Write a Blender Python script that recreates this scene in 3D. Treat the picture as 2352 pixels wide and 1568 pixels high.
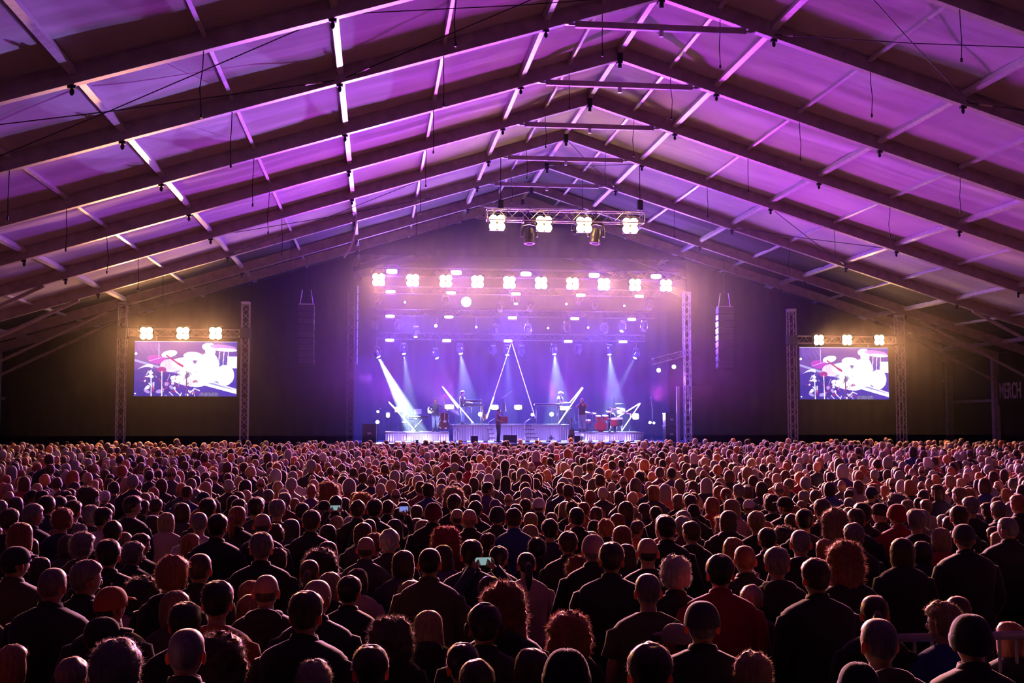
import bpy, math, random
import numpy as np
from mathutils import Vector, Matrix, noise
R = math.radians
rng = random.Random(7)
nrg = np.random.RandomState(11)
for o in list(bpy.data.objects):
    bpy.data.objects.remove(o)
sc = bpy.context.scene
COL = sc.collection

# ------------------------------------------------------------------ camera
YAW, PITCH, FPX, CAMZ = 0.12, 0.070, 2595.0, 3.0
cam_d = bpy.data.cameras.new('camera'); cam = bpy.data.objects.new('camera', cam_d); COL.objects.link(cam)
cam.location = (0, 0, CAMZ); cam.rotation_euler = (R(90) + PITCH, 0, -YAW)
cam_d.sensor_width = 36; cam_d.lens = FPX / 2352 * 36; cam_d.clip_start = 0.1; cam_d.clip_end = 300
sc.camera = cam
_F = Vector((math.sin(YAW)*math.cos(PITCH), math.cos(YAW)*math.cos(PITCH), math.sin(PITCH)))
_Rt = Vector((math.cos(YAW), -math.sin(YAW), 0)); _Up = _Rt.cross(_F)
def at(x, y, Y):
    """place in the tent whose depth along the tent is Y and that shows at (x, y)"""
    d = _F + _Rt*((x-1176)/FPX) + _Up*((784-y)/FPX)
    return Vector((0, 0, CAMZ)) + d*(Y/d.y)
def pix(p):
    q = Vector(p) - Vector((0, 0, CAMZ)); z = q.dot(_F)
    return 1176 + FPX*q.dot(_Rt)/z, 784 - FPX*q.dot(_Up)/z, z

# ------------------------------------------------------------------ world, exposure
w = bpy.data.worlds.new('night'); sc.world = w; w.use_nodes = True
w.node_tree.nodes['Background'].inputs[0].default_value = (0.42, 0.09, 0.58, 1)
w.node_tree.nodes['Background'].inputs[1].default_value = 0.034
sc.view_settings.view_transform = 'Standard'; sc.view_settings.look = 'None'
sc.view_settings.gamma = 1; sc.view_settings.use_curve_mapping = False
sc.view_settings.exposure = 0.0
cy = sc.cycles
cy.max_bounces = 4; cy.diffuse_bounces = 2; cy.glossy_bounces = 2; cy.transmission_bounces = 2
cy.volume_bounces = 0; cy.transparent_max_bounces = 6; cy.use_denoising = True
cy.caustics_reflective = False; cy.caustics_refractive = False
cy.sample_clamp_indirect = 3.0
cy.adaptive_threshold = 0.02

WARM = (1.0, 0.42, 0.17); PURP = (0.22, 0.04, 1.0); MAG = (0.70, 0.05, 0.66); CYAN = (0.62, 0.85, 1.0); LAV = (0.42, 0.26, 0.95); BLUE = (0.10, 0.07, 1.0)
def spot(name, loc, target, color, power, angle, blend=0.5, radius=0.08, parent=None):
    d = bpy.data.lights.new(name, 'SPOT'); d.color = color; d.energy = power
    d.spot_size = R(angle); d.spot_blend = blend; d.shadow_soft_size = radius
    o = bpy.data.objects.new(name, d); COL.objects.link(o)
    dirv = Vector(target) - Vector(loc)
    o.rotation_euler = dirv.to_track_quat('-Z', 'Y').to_euler(); o.location = loc
    if parent is not None:
        o.parent = parent; o.matrix_parent_inverse = parent.matrix_world.inverted() if False else Matrix.Translation(-Vector(parent.location))
    return o

# ------------------------------------------------------------------ materials
MATS = {}
def mat(name, col=(.5, .5, .5), rough=.6, metal=0, emit=None, estr=0, noise_amt=0, nscale=8, sheen=0, objcol=False, attr=None, transl=0, spec=.5, bump=0, bscale=40, sheentint=(.9, .8, .8), bstretch=(1, 1, 1), nstretch=None, rim_tint=None):
    if name in MATS: return MATS[name]
    m = bpy.data.materials.new(name); m.use_nodes = True; nt = m.node_tree; n = nt.nodes; L = nt.links
    b = n['Principled BSDF']; out = n['Material Output']
    b.inputs['Base Color'].default_value = (*col, 1); b.inputs['Roughness'].default_value = rough
    b.inputs['Metallic'].default_value = metal; b.inputs['Specular IOR Level'].default_value = spec
    src = None
    if objcol:
        oi = n.new('ShaderNodeObjectInfo'); src = oi.outputs['Color']
    if attr:
        at_ = n.new('ShaderNodeAttribute'); at_.attribute_name = attr; src = at_.outputs['Color']
    if rim_tint:
        ga = n.new('ShaderNodeMix'); ga.data_type = 'RGBA'; ga.blend_type = 'MIX'; ga.inputs[0].default_value = .35; L.new(src, ga.inputs[6]); ga.inputs[7].default_value = (*rim_tint, 1); src = ga.outputs[2]
    if noise_amt:
        tc = n.new('ShaderNodeTexCoord'); nz = n.new('ShaderNodeTexNoise'); nz.inputs['Scale'].default_value = nscale; nz.inputs['Detail'].default_value = 4
        if nstretch:
            mp0 = n.new('ShaderNodeMapping'); mp0.inputs['Scale'].default_value = nstretch; L.new(tc.outputs['Object'], mp0.inputs[0]); L.new(mp0.outputs[0], nz.inputs['Vector'])
        else: L.new(tc.outputs['Object'], nz.inputs['Vector'])
        mr = n.new('ShaderNodeMapRange'); mr.inputs[1].default_value = .3; mr.inputs[2].default_value = .7
        mr.inputs[3].default_value = 1-noise_amt; mr.inputs[4].default_value = 1+noise_amt*.5
        L.new(nz.outputs['Fac'], mr.inputs[0])
        mx = n.new('ShaderNodeMix'); mx.data_type = 'RGBA'; mx.blend_type = 'MULTIPLY'; mx.inputs[0].default_value = 1
        if src: L.new(src, mx.inputs[6])
        else: mx.inputs[6].default_value = (*col, 1)
        L.new(mr.outputs[0], mx.inputs[7]); src = mx.outputs[2]
    if src: L.new(src, b.inputs['Base Color'])
    if bump:
        tc = n.new('ShaderNodeTexCoord'); nz = n.new('ShaderNodeTexNoise'); nz.inputs['Scale'].default_value = bscale
        bp = n.new('ShaderNodeBump'); bp.inputs['Strength'].default_value = bump
        mp = n.new('ShaderNodeMapping'); mp.inputs['Scale'].default_value = bstretch
        L.new(tc.outputs['Object'], mp.inputs[0]); L.new(mp.outputs[0], nz.inputs['Vector']); L.new(nz.outputs['Fac'], bp.inputs['Height']); L.new(bp.outputs['Normal'], b.inputs['Normal'])
    if sheen:
        b.inputs['Sheen Weight'].default_value = sheen; b.inputs['Sheen Roughness'].default_value = .35
        b.inputs['Sheen Tint'].default_value = (*sheentint, 1)
    if emit:
        b.inputs['Emission Color'].default_value = (*emit, 1); b.inputs['Emission Strength'].default_value = estr
        m.cycles.emission_sampling = 'NONE'
    if transl:
        tr = n.new('ShaderNodeBsdfTranslucent')
        if src: L.new(src, tr.inputs['Color'])
        else: tr.inputs['Color'].default_value = (*col, 1)
        ms = n.new('ShaderNodeMixShader'); ms.inputs[0].default_value = transl
        L.new(b.outputs[0], ms.inputs[1]); L.new(tr.outputs[0], ms.inputs[2]); L.new(ms.outputs[0], out.inputs['Surface'])
    MATS[name] = m
    return m
M_alu = mat('weathered aluminium', (.46, .40, .38), .45, .0, noise_amt=.25, nscale=3)
M_purlin = mat('bright aluminium tube', (.80, .80, .82), .35, .2, noise_amt=.15, nscale=6)
M_black = mat('black painted steel', (.02, .02, .022), .5)
M_truss = mat('truss aluminium', (.55, .53, .55), .35, .5)
M_cable = mat('black cable', (.02, .015, .015), .7)
M_floor = mat('trampled dark floor', (.05, .045, .04), .9, noise_amt=.4, nscale=1)
M_drape = mat('black drape', (.018, .016, .018), .9, noise_amt=.2, nscale=2)
M_roof_dark = mat('dark roof panel', (.035, .03, .035), .8)
M_steel = mat('galvanised steel', (.5, .5, .52), .35, .8)
def membrane():
    m = bpy.data.materials.new('tent membrane'); m.use_nodes = True; n = m.node_tree.nodes; L = m.node_tree.links
    b = n['Principled BSDF']; b.inputs['Roughness'].default_value = .8; b.inputs['Specular IOR Level'].default_value = .12
    tc = n.new('ShaderNodeTexCoord'); mp = n.new('ShaderNodeMapping'); mp.inputs['Scale'].default_value = (.5, 5, .5)
    nz = n.new('ShaderNodeTexNoise'); nz.inputs['Scale'].default_value = 2.2; nz.inputs['Detail'].default_value = 6; nz.inputs['Roughness'].default_value = .65
    L.new(tc.outputs['Object'], mp.inputs[0]); L.new(mp.outputs[0], nz.inputs['Vector'])
    n2 = n.new('ShaderNodeTexNoise'); n2.inputs['Scale'].default_value = .6; n2.inputs['Detail'].default_value = 5
    L.new(tc.outputs['Object'], n2.inputs['Vector'])
    ad = n.new('ShaderNodeMath'); ad.operation = 'ADD'; L.new(nz.outputs['Fac'], ad.inputs[0]); L.new(n2.outputs['Fac'], ad.inputs[1])
    cr = n.new('ShaderNodeValToRGB'); cr.color_ramp.elements[0].position = .35; cr.color_ramp.elements[0].color = (.62, .60, .62, 1)
    cr.color_ramp.elements[1].position = .65; cr.color_ramp.elements[1].color = (.74, .72, .74, 1)
    hm = n.new('ShaderNodeMath'); hm.operation = 'MULTIPLY'; hm.inputs[1].default_value = .5
    L.new(ad.outputs[0], hm.inputs[0]); L.new(hm.outputs[0], cr.inputs[0]); L.new(cr.outputs[0], b.inputs['Base Color'])
    bp = n.new('ShaderNodeBump'); bp.inputs['Strength'].default_value = .12; bp.inputs['Distance'].default_value = .04
    L.new(nz.outputs['Fac'], bp.inputs['Height']); L.new(bp.outputs[0], b.inputs['Normal'])
    return m
M_membrane = membrane()

# ------------------------------------------------------------------ mesh builder
class MB:
    def __init__(s): s.v = []; s.f = []; s.m = []; s.c = None
    def add(s, vs, fs, mi=0):
        b = len(s.v); s.v.extend([tuple(v) for v in vs]); s.f.extend([tuple(i+b for i in f) for f in fs]); s.m.extend([mi]*len(fs)); return s
    def box(s, c, size, rot=None, mi=0, taper=1.0):
        x, y, z = size[0]/2, size[1]/2, size[2]/2
        vs = [Vector((sx*x*(taper if sz > 0 else 1), sy*y*(taper if sz > 0 else 1), sz*z)) for sz in (-1, 1) for sy in (-1, 1) for sx in (-1, 1)]
        if rot is not None: vs = [rot @ v for v in vs]
        c = Vector(c)
        return s.add([v+c for v in vs], [(0,2,3,1), (4,5,7,6), (0,1,5,4), (2,6,7,3), (0,4,6,2), (1,3,7,5)], mi)
    def bbox(s, c, size, bev=.01, rot=None, mi=0):
        """box with chamfered vertical edges and top"""
        x, y, z = size[0]/2, size[1]/2, size[2]/2; b = min(bev, x*.9, y*.9, z*.9)
        prof = [(-z, b), (-z+b, 0), (z-b, 0), (z, b)]
        rings = []
        for zz, ins in prof:
            a, d = x-ins, y-ins
            rings.append([Vector(p) for p in [(-a+b, -d, zz), (a-b, -d, zz), (a, -d+b, zz), (a, d-b, zz), (a-b, d, zz), (-a+b, d, zz), (-a, d-b, zz), (-a, -d+b, zz)]])
        if rot is not None: rings = [[rot @ v for v in r] for r in rings]
        c = Vector(c); return s.loft([[v+c for v in r] for r in rings], mi=mi)
    def loft(s, rings, closed=True, caps=True, mi=0):
        b = 0; n = len(rings[0]); vs = [v for r in rings for v in r]; fs = []
        for i in range(len(rings)-1):
            for j in range(n if closed else n-1):
                k = (j+1) % n
                fs.append((i*n+j, i*n+k, (i+1)*n+k, (i+1)*n+j))
        if caps and closed: fs.append(tuple(range(n))[::-1]); fs.append(tuple(range((len(rings)-1)*n, len(rings)*n)))
        return s.add(vs, fs, mi)
    def tube(s, p0, p1, r, n=6, r1=None, mi=0):
        return s.path([p0, p1], [r, r if r1 is None else r1], n, mi)
    def path(s, pts, r, n=6, mi=0):
        pts = [Vector(p) for p in pts]; rings = []; prev = None
        if not hasattr(r, '__len__'): r = [r]*len(pts)
        for i, p in enumerate(pts):
            t = (pts[min(i+1, len(pts)-1)] - pts[max(i-1, 0)])
            if t.length < 1e-9: t = Vector((0, 0, 1))
            t.normalize()
            if prev is None:
                a = Vector((0, 0, 1)) if abs(t.z) < .9 else Vector((1, 0, 0)); u = t.cross(a).normalized()
            else: u = (prev-t*prev.dot(t)).normalized()
            prev = u; w_ = t.cross(u)
            rings.append([p + (u*math.cos(2*math.pi*j/n) + w_*math.sin(2*math.pi*j/n))*r[i] for j in range(n)])
        return s.loft(rings, mi=mi)
    def lathe(s, c, prof, n=16, axis=None, mi=0):
        q = Vector((0, 0, 1)).rotation_difference(Vector(axis).normalized()) if axis is not None else None
        rings = []
        for r_, z in prof:
            ring = [Vector((max(r_, 1e-4)*math.cos(2*math.pi*j/n), max(r_, 1e-4)*math.sin(2*math.pi*j/n), z)) for j in range(n)]
            if q: ring = [q @ v for v in ring]
            rings.append([v+Vector(c) for v in ring])
        return s.loft(rings, mi=mi)
    def ball(s, c, r, n=10, m=7, mi=0, rot=None):
        if not hasattr(r, '__len__'): r = (r, r, r)
        rings = []
        for i in range(m+1):
            ph = math.pi*(i/m) ; ph = min(max(ph, .02), math.pi-.02)
            ring = [Vector((r[0]*math.sin(ph)*math.cos(2*math.pi*j/n), r[1]*math.sin(ph)*math.sin(2*math.pi*j/n), -r[2]*math.cos(ph))) for j in range(n)]
            if rot is not None: ring = [rot @ v for v in ring]
            rings.append([v+Vector(c) for v in ring])
        return s.loft(rings, mi=mi)
    def mesh(s, name, mats, smooth=False):
        me = bpy.data.meshes.new(name); me.from_pydata([tuple(v) for v in s.v], [], s.f)
        if not isinstance(mats, (list, tuple)): mats = [mats]
        for m_ in mats: me.materials.append(m_)
        me.polygons.foreach_set('material_index', s.m)
        if smooth: me.polygons.foreach_set('use_smooth', [True]*len(s.f))
        me.update(); return me
    def build(s, name, mats, parent=None, smooth=False, loc=None):
        return link(name, s.mesh(name, mats, smooth), parent, loc)
def link(name, me, parent=None, loc=None):
    o = bpy.data.objects.new(name, me); COL.objects.link(o)
    if parent is not None: o.parent = parent
    if loc is not None: o.location = loc
    return o
def tag(o, label=None, cat=None, group=None, kind=None):
    if label: o['label'] = label
    if cat: o['category'] = cat
    if group: o['group'] = group
    if kind: o['kind'] = kind
    return o
def empty(name, loc=(0, 0, 0), rz=0, **k):
    o = bpy.data.objects.new(name, None); COL.objects.link(o); o.location = loc; o.rotation_euler.z = rz; o.empty_display_size = .2
    return tag(o, **k)
def copy_tree(o, parent=None):
    c = o.copy(); COL.objects.link(c)
    if parent is not None: c.parent = parent
    for ch in o.children: copy_tree(ch, c)
    return c
ORD = ['first', 'second', 'third', 'fourth', 'fifth', 'sixth', 'seventh', 'eighth', 'ninth', 'tenth', 'eleventh', 'twelfth', 'thirteenth', 'fourteenth', 'fifteenth', 'sixteenth', 'seventeenth', 'eighteenth', 'nineteenth', 'twentieth']

# ------------------------------------------------------------------ the tent
BAY = 5.0; XR = 7.217; HB = CAMZ + 2.165*BAY; SL = .308        # ridge x, height of the rafter underside at the ridge, slope
FR = {1: 23.2, 2: 27.78, 3: 32.78, 4: 37.6, 5: 42.5, 6: 47.38, 7: 52.3, 8: 55.5, 9: 60.3, 10: 65.9}
for k in range(0, -5, -1): FR[k] = FR[k+1] - BAY
HALF = 4.98*BAY; RD = .44; RW = .20
def floor_z(Y): return .0065*Y
def roof_z(x, up=0.): return HB - SL*abs(x-XR) + up
def slope_beam(mb, Y, side, a0, a1, depth=RD, width=RW, up=0.):
    """I-shaped rafter: web with flanges"""
    for (z0, z1, wd) in ((0, .045, width), (.045, depth-.045, width*.62), (depth-.045, depth, width)):
        rings = []
        for a in (a0, a1):
            x = XR + side*a
            rings.append([Vector((x, Y-wd/2, roof_z(x, up+z0))), Vector((x, Y+wd/2, roof_z(x, up+z0))), Vector((x, Y+wd/2, roof_z(x, up+z1))), Vector((x, Y-wd/2, roof_z(x, up+z1)))])
        mb.loft(rings)
def word_of(i, far): return ORD[i]
frames_vis = [r for r in sorted(FR) if r >= -4]
for r in frames_vis:
    Y = FR[r]; k = r
    fr = empty('roof_frame', (0, 0, 0)); fr['kind'] = 'structure'
    for sd in (-1, 1):
        mb = MB(); slope_beam(mb, Y, sd, 0.02, HALF); mb.build('rafter', M_alu, fr)
        xc = XR + sd*HALF; zt = roof_z(xc, RD)
        mb = MB(); mb.box((xc-sd*.0, Y, (zt+floor_z(Y))/2), (.30, .16, zt-floor_z(Y)))
        mb.box((xc-sd*.19, Y, (zt-.2+floor_z(Y))/2), (.04, .24, zt-.2-floor_z(Y))); mb.build('column', M_alu, fr)
        # knee brace
        xa = XR + sd*(3.69*BAY + .75); za = roof_z(xa, -.03)
        xb = XR + sd*(HALF-.2); zb = 6.2 - 1.05
        mb = MB(); mb.tube((xa, Y, za), (xb, Y, zb), .075, 6); mb.build('knee_brace', M_alu, fr)
        # shackles hanging under the rafter
        mb = MB()
        for a in (.60, 1.633, 2.666, 3.69):
            x = XR + sd*a*BAY
            mb.box((x, Y, roof_z(x, -.03)), (.16, .1, .07)); mb.ball((x, Y, roof_z(x, -.13)), (.05, .035, .08), 8, 5)
        mb.build('shackle', M_black, fr)
    mb = MB(); mb.box((XR, Y, HB+.10), (.16, .22, .40)); mb.box((XR, Y, HB+.3), (.75, .05, .36)); mb.box((XR, Y-.05, HB-.16), (.10, .06, .16)); mb.build('ridge_plate', M_black, fr)
    if r >= 2:
        zt = HB - SL*.474*BAY
        mb = MB(); mb.box((XR, Y, zt-.02), (.474*BAY*2-.25, .12, .16))
        mb.build('tie_bar', M_alu, fr)
        mb = MB()
        for sd in (-1, 1): mb.box((XR+sd*(.474*BAY-.06), Y, zt-.02), (.22, .05, .06)); mb.box((XR+sd*(.474*BAY+.1), Y, zt), (.12, .12, .08))
        mb.box((XR, Y, zt-.17), (.10, .08, .16)); mb.build('tie_shackle', M_steel, fr)
ceil = empty('ceiling'); ceil['kind'] = 'structure'
PURL = [(0, 1), (.31, 0), (.60, 1), (1.117, 0), (1.633, 1), (2.15, 0), (2.666, 1), (3.18, 0), (3.69, 1), (4.2, 0), (4.7, 1)]
def membrane_panel(y0, y1, sd, seed, m_):
    nu, nv = 60, 40; vs = []
    rr = random.Random(seed); ph = rr.uniform(0, 6); sag = rr.uniform(.02, .06)
    slack = rr.uniform(.2, 1.0)
    for i in range(nu+1):
        a = i/nu*(HALF+.2)
        for j in range(nv+1):
            t = j/nv; Y = y0+(y1-y0)*t
            edge = math.sin(math.pi*t)
            # slack cloth: billows between purlins and long folds running down the slope
            z = -sag*edge + .02*math.sin(a*1.3+ph)*edge
            fold = noise.noise(Vector((a*.10+seed*7.1, (Y-y0)*1.1 + a*.05*slack, 1.3)))
            z += fold*(.10 if y0 > 32 else .05)*slack*edge + (.012 if y0 > 32 else .003)*noise.noise(Vector((a*.12+seed, (Y-y0)*7+a*.25, 9.)))*edge
            z += .016*noise.noise(Vector((a*.35+seed, (Y-y0)*3.2+a*.10, 4.1)))*edge
            vs.append((XR+sd*a, Y, roof_z(XR+sd*a, RD)+z))
    fs = []
    for i in range(nu):
        for j in range(nv):
            q = i*(nv+1)+j; fs.append((q, q+nv+1, q+nv+2, q+1))
    mb = MB(); mb.add(vs, fs); o = mb.build('roof_panel', m_, ceil, smooth=True)
    return o
rs = sorted(FR)
for i, r in enumerate(rs[:-1]):
    y0, y1 = FR[r], FR[r+1]
    for sd in (-1, 1):
        membrane_panel(y0, y1, sd, r*2+sd+31, M_membrane if r < 6 else M_roof_dark)  # panels past the sixth frame take a darker colour
    if r >= -1 and r <= 8:
        for a, thick in PURL:
            for sd in ((-1, 1) if a else (1,)):
                x = XR+sd*a*BAY; s_ = .15 if thick else .09
                mb = MB(); rot = Matrix.Rotation(sd*math.atan(SL) if a else 0, 3, 'Y')
                mb.box((x, (y0+y1)/2, roof_z(x, RD-.06-s_/2)), (s_, y1-y0-RW*.7, s_*1.15), rot)
                mb.build('purlin', M_purlin, ceil)
# gable of black drapes behind the stage, side walls, floor
def poly_wall(name, pts, mats, thick=.1, axis='Y'):
    mb = MB(); n = len(pts)
    off = Vector((0, thick, 0)) if axis == 'Y' else Vector((thick, 0, 0))
    mb.add([Vector(p) for p in pts] + [Vector(p)+off for p in pts], [tuple(range(n)), tuple(range(n, 2*n))[::-1]] + [(i, (i+1) % n, n+(i+1) % n, n+i) for i in range(n)])
    o = mb.build(name, mats); o['kind'] = 'structure'; return o
YB = 66.0
poly_wall('wall_back', [(XR-HALF, YB, 0), (XR+HALF, YB, 0), (XR+HALF, YB, roof_z(XR+HALF, RD)), (XR, YB, HB+RD), (XR-HALF, YB, roof_z(XR-HALF, RD))], M_drape)
for sd, nm in ((-1, 'wall_left'), (1, 'wall_right')):
    x = XR+sd*(HALF+.25)
    poly_wall(nm, [(x, FR[-4], -.3), (x, YB, 0), (x, YB, roof_z(x, RD)), (x, FR[-4], roof_z(x, RD))], M_drape, .1*sd, 'X')
mb = MB(); mb.add([(-30, -30, floor_z(-30)), (45, -30, floor_z(-30)), (45, 70, floor_z(70)), (-30, 70, floor_z(70))], [(0, 1, 2, 3)])
fl = mb.build('floor', M_floor); fl['kind'] = 'structure'
# ------------------------------------------------------------------ washes on the roof from lamps standing at the stage front and added spots higher up, blue floods in the stage
for i, x in enumerate((1.0, 3.5, 6.0, 8.5, 11.0, 13.5)):
    tx = XR+(x-XR)*2.6
    spot('roof_wash', (x, 55.0, 4.2), (tx, 12, 12.5), MAG if i % 2 else (.46, .05, .9), 11500, 52, 1.0, .25)
    spot('roof_wash', (x, 55.0, 4.2), (tx, 34, 12.5), MAG if i % 2 else (.34, .02, 1.0), 1100, 70, 1.0, .25)
for x in (1.0, 5.0, 9.5, 13.5):
    spot('roof_wash', (x, 56.0, 8.2), (XR+(x-XR)*1.6, 44, 13.0), (.36, .01, 1.0), 1900, 80, 1.0, .25)  # added spots without fixtures, brightening the roof bays nearest the stage
for sd in (-1, 1):
    spot('roof_wash_side', (XR+sd*7.5, 55, 5.0), (XR+sd*18, 22, 10.5), (.40, .08, .9), 3500, 60, 1.0, .25)
for tx, ty, Y, pw, a in ((60, 300, 22, 500, 7), (300, 230, 25, 400, 6), (250, 370, 28, 600, 7), (450, 360, 29, 600, 6), (560, 270, 29, 700, 7), (690, 180, 26, 600, 6), (420, 430, 33, 500, 5), (650, 440, 39, 420, 3.2), (570, 470, 39, 420, 3.4), (860, 360, 33, 500, 5), (120, 170, 20, 400, 7), (2000, 250, 25, 300, 7), (1900, 330, 30, 250, 6), (2140, 180, 20, 260, 7)):
    spot('gobo', (at(1060, 950, 54.6).x, 54.6, 3.2), at(tx, ty, Y), LAV, pw*24, a, .12, .04)
for x in (2.0, 7.5, 13.0):
    spot('blue_flood', (x, 64.5, 8.5), (x, 57, 2.5), BLUE, 13000, 110, .8, .3)
    spot('blue_flood', (x, 56.5, 7.6), (x, 65, 4), BLUE, 9000, 100, .8, .3)
# ------------------------------------------------------------------ haze hanging in the far end of the tent
def haze(name, x0, x1, y0, y1, z0, z1, dens, g, col, lab):
    mb = MB(); prof = [(y0, 9.5), (46.0, 2.4), (50.8, 2.35), (50.8, .6), (y1, .6), (y1, z1), (y0, z1)]; n_ = len(prof)
    mb.add([(x, a, b) for x in (x0, x1) for a, b in prof], [tuple(range(n_)), tuple(range(n_, 2*n_))]+[(i, i+n_, (i+1) % n_+n_, (i+1) % n_) for i in range(n_)]); o = mb.build(name, [])
    import bmesh
    bm = bmesh.new(); bm.from_mesh(o.data); bmesh.ops.recalc_face_normals(bm, faces=bm.faces); bm.to_mesh(o.data); bm.free()
    m = bpy.data.materials.new(name); m.use_nodes = True; n = m.node_tree.nodes; n.remove(n['Principled BSDF'])
    v = n.new('ShaderNodeVolumeScatter'); v.inputs['Density'].default_value = dens; v.inputs['Anisotropy'].default_value = g; v.inputs['Color'].default_value = (*col, 1)
    m.node_tree.links.new(v.outputs[0], n['Material Output'].inputs['Volume']); o.data.materials.append(m)
    return tag(o, lab, 'haze', kind='stuff')
haze('haze', XR-HALF+.1, XR+HALF-.1, 41.0, 65.2, 2.35, 15.4, .0021, .42, (1, 1, 1), 'thin stage haze glowing round the lamps')
# ------------------------------------------------------------------ people
HC = Vector((0, .012, 1.60))                                   # centre of the head of a 1.72 m figure
M_skin = mat('skin', (.42, .21, .15), .5, noise_amt=.12, nscale=9, sheen=.15)
M_ear = mat('ear skin', (.5, .16, .1), .5, transl=.45)
M_hair = mat('hair', rough=.45, objcol=True, sheen=1.0, sheentint=(1, .72, .6), transl=.15, noise_amt=.5, nscale=70, nstretch=(1, 1, .12), bump=.6, bscale=90, bstretch=(1, 1, .12))
M_fuzz = mat('loose hair strands', rough=.5, objcol=True, rim_tint=(.42, .26, .22), sheen=.5, sheentint=(1, .72, .6), transl=.55)  # rim light put into the strand colour: lighter and warmer than the hair
M_cloth = mat('cloth', rough=.85, objcol=True, sheen=.45, noise_amt=.25, nscale=5)
M_eye = mat('eye', (.03, .02, .02), .2)
M_lip = mat('lip', (.35, .12, .1), .5)
def head_r(d):
    dz = d.z; cx, cyy, cz = .077, .097, .118
    if dz < 0: cx *= 1-.22*(-dz)**1.5; cyy *= 1-.10*(-dz)       # jaw narrower than the skull
    else: cx, cyy, cz, q = .079, .098, .112, 2.5
    if dz < 0: return 1/math.sqrt((d.x/cx)**2+(d.y/cyy)**2+(d.z/cz)**2)
    return 1/((math.hypot(d.x/cx, d.y/cyy))**q+(dz/cz)**q)**(1/q)
def sm(a, b, x):
    t = min(max((x-a)/(b-a), 0), 1); return t*t*(3-2*t)
def skin_mesh(name, pts, edges, rad, root, sub=1):
    me = bpy.data.meshes.new(name); me.from_pydata(pts, edges, []); o = bpy.data.objects.new(name, me); COL.objects.link(o)
    md = o.modifiers.new('s', 'SKIN'); md.use_smooth_shade = True; md.branch_smoothing = .3
    sv = me.skin_vertices[0].data
    for i, r_ in enumerate(rad): sv[i].radius = (r_, r_); sv[i].use_root = (i == root)
    sb = o.modifiers.new('u', 'SUBSURF'); sb.levels = sub
    dg = bpy.context.evaluated_depsgraph_get(); ev = o.evaluated_get(dg)
    out = bpy.data.meshes.new_from_object(ev); bpy.data.objects.remove(o); bpy.data.meshes.remove(me)
    return out
POSES = {
 'stand': dict(R=[(.19, -.01, 1.385), (.255, -.04, 1.12), (.235, .07, .90)], L=[(-.19, -.01, 1.385), (-.255, -.04, 1.12), (-.235, .07, .90)]),
 'phone': dict(R=[(.19, 0, 1.385), (.32, .16, 1.50), (.115, .30, 1.76)], L=[(-.19, 0, 1.385), (-.32, .16, 1.50), (-.115, .30, 1.76)]),
 'onehand': dict(R=[(.19, 0, 1.385), (.30, .14, 1.50), (.22, .26, 1.75)], L=[(-.19, -.01, 1.385), (-.255, -.04, 1.12), (-.235, .07, .90)]),
 'wave': dict(R=[(.19, 0, 1.39), (.27, .10, 1.60), (.24, .12, 1.86)], L=[(-.19, -.01, 1.385), (-.255, -.04, 1.12), (-.235, .07, .90)]),
 'keys': dict(R=[(.19, 0, 1.385), (.25, .10, 1.14), (.17, .36, 1.12)], L=[(-.19, 0, 1.385), (-.25, .10, 1.14), (-.17, .36, 1.12)]),
 'horn': dict(R=[(.19, 0, 1.385), (.30, .16, 1.25), (.05, .30, 1.50)], L=[(-.19, 0, 1.385), (-.29, .20, 1.27), (-.04, .36, 1.50)]),
 'accordion': dict(R=[(.19, 0, 1.385), (.32, .02, 1.14), (.24, .24, 1.08)], L=[(-.19, 0, 1.385), (-.34, .02, 1.14), (-.30, .24, 1.06)]),
 'bass': dict(R=[(.19, 0, 1.385), (.30, .08, 1.16), (.14, .32, 1.06)], L=[(-.19, 0, 1.385), (-.30, .16, 1.34), (-.10, .30, 1.42)]),
}
BODY = {}
def seat_fix(p, seated):
    return p
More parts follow.
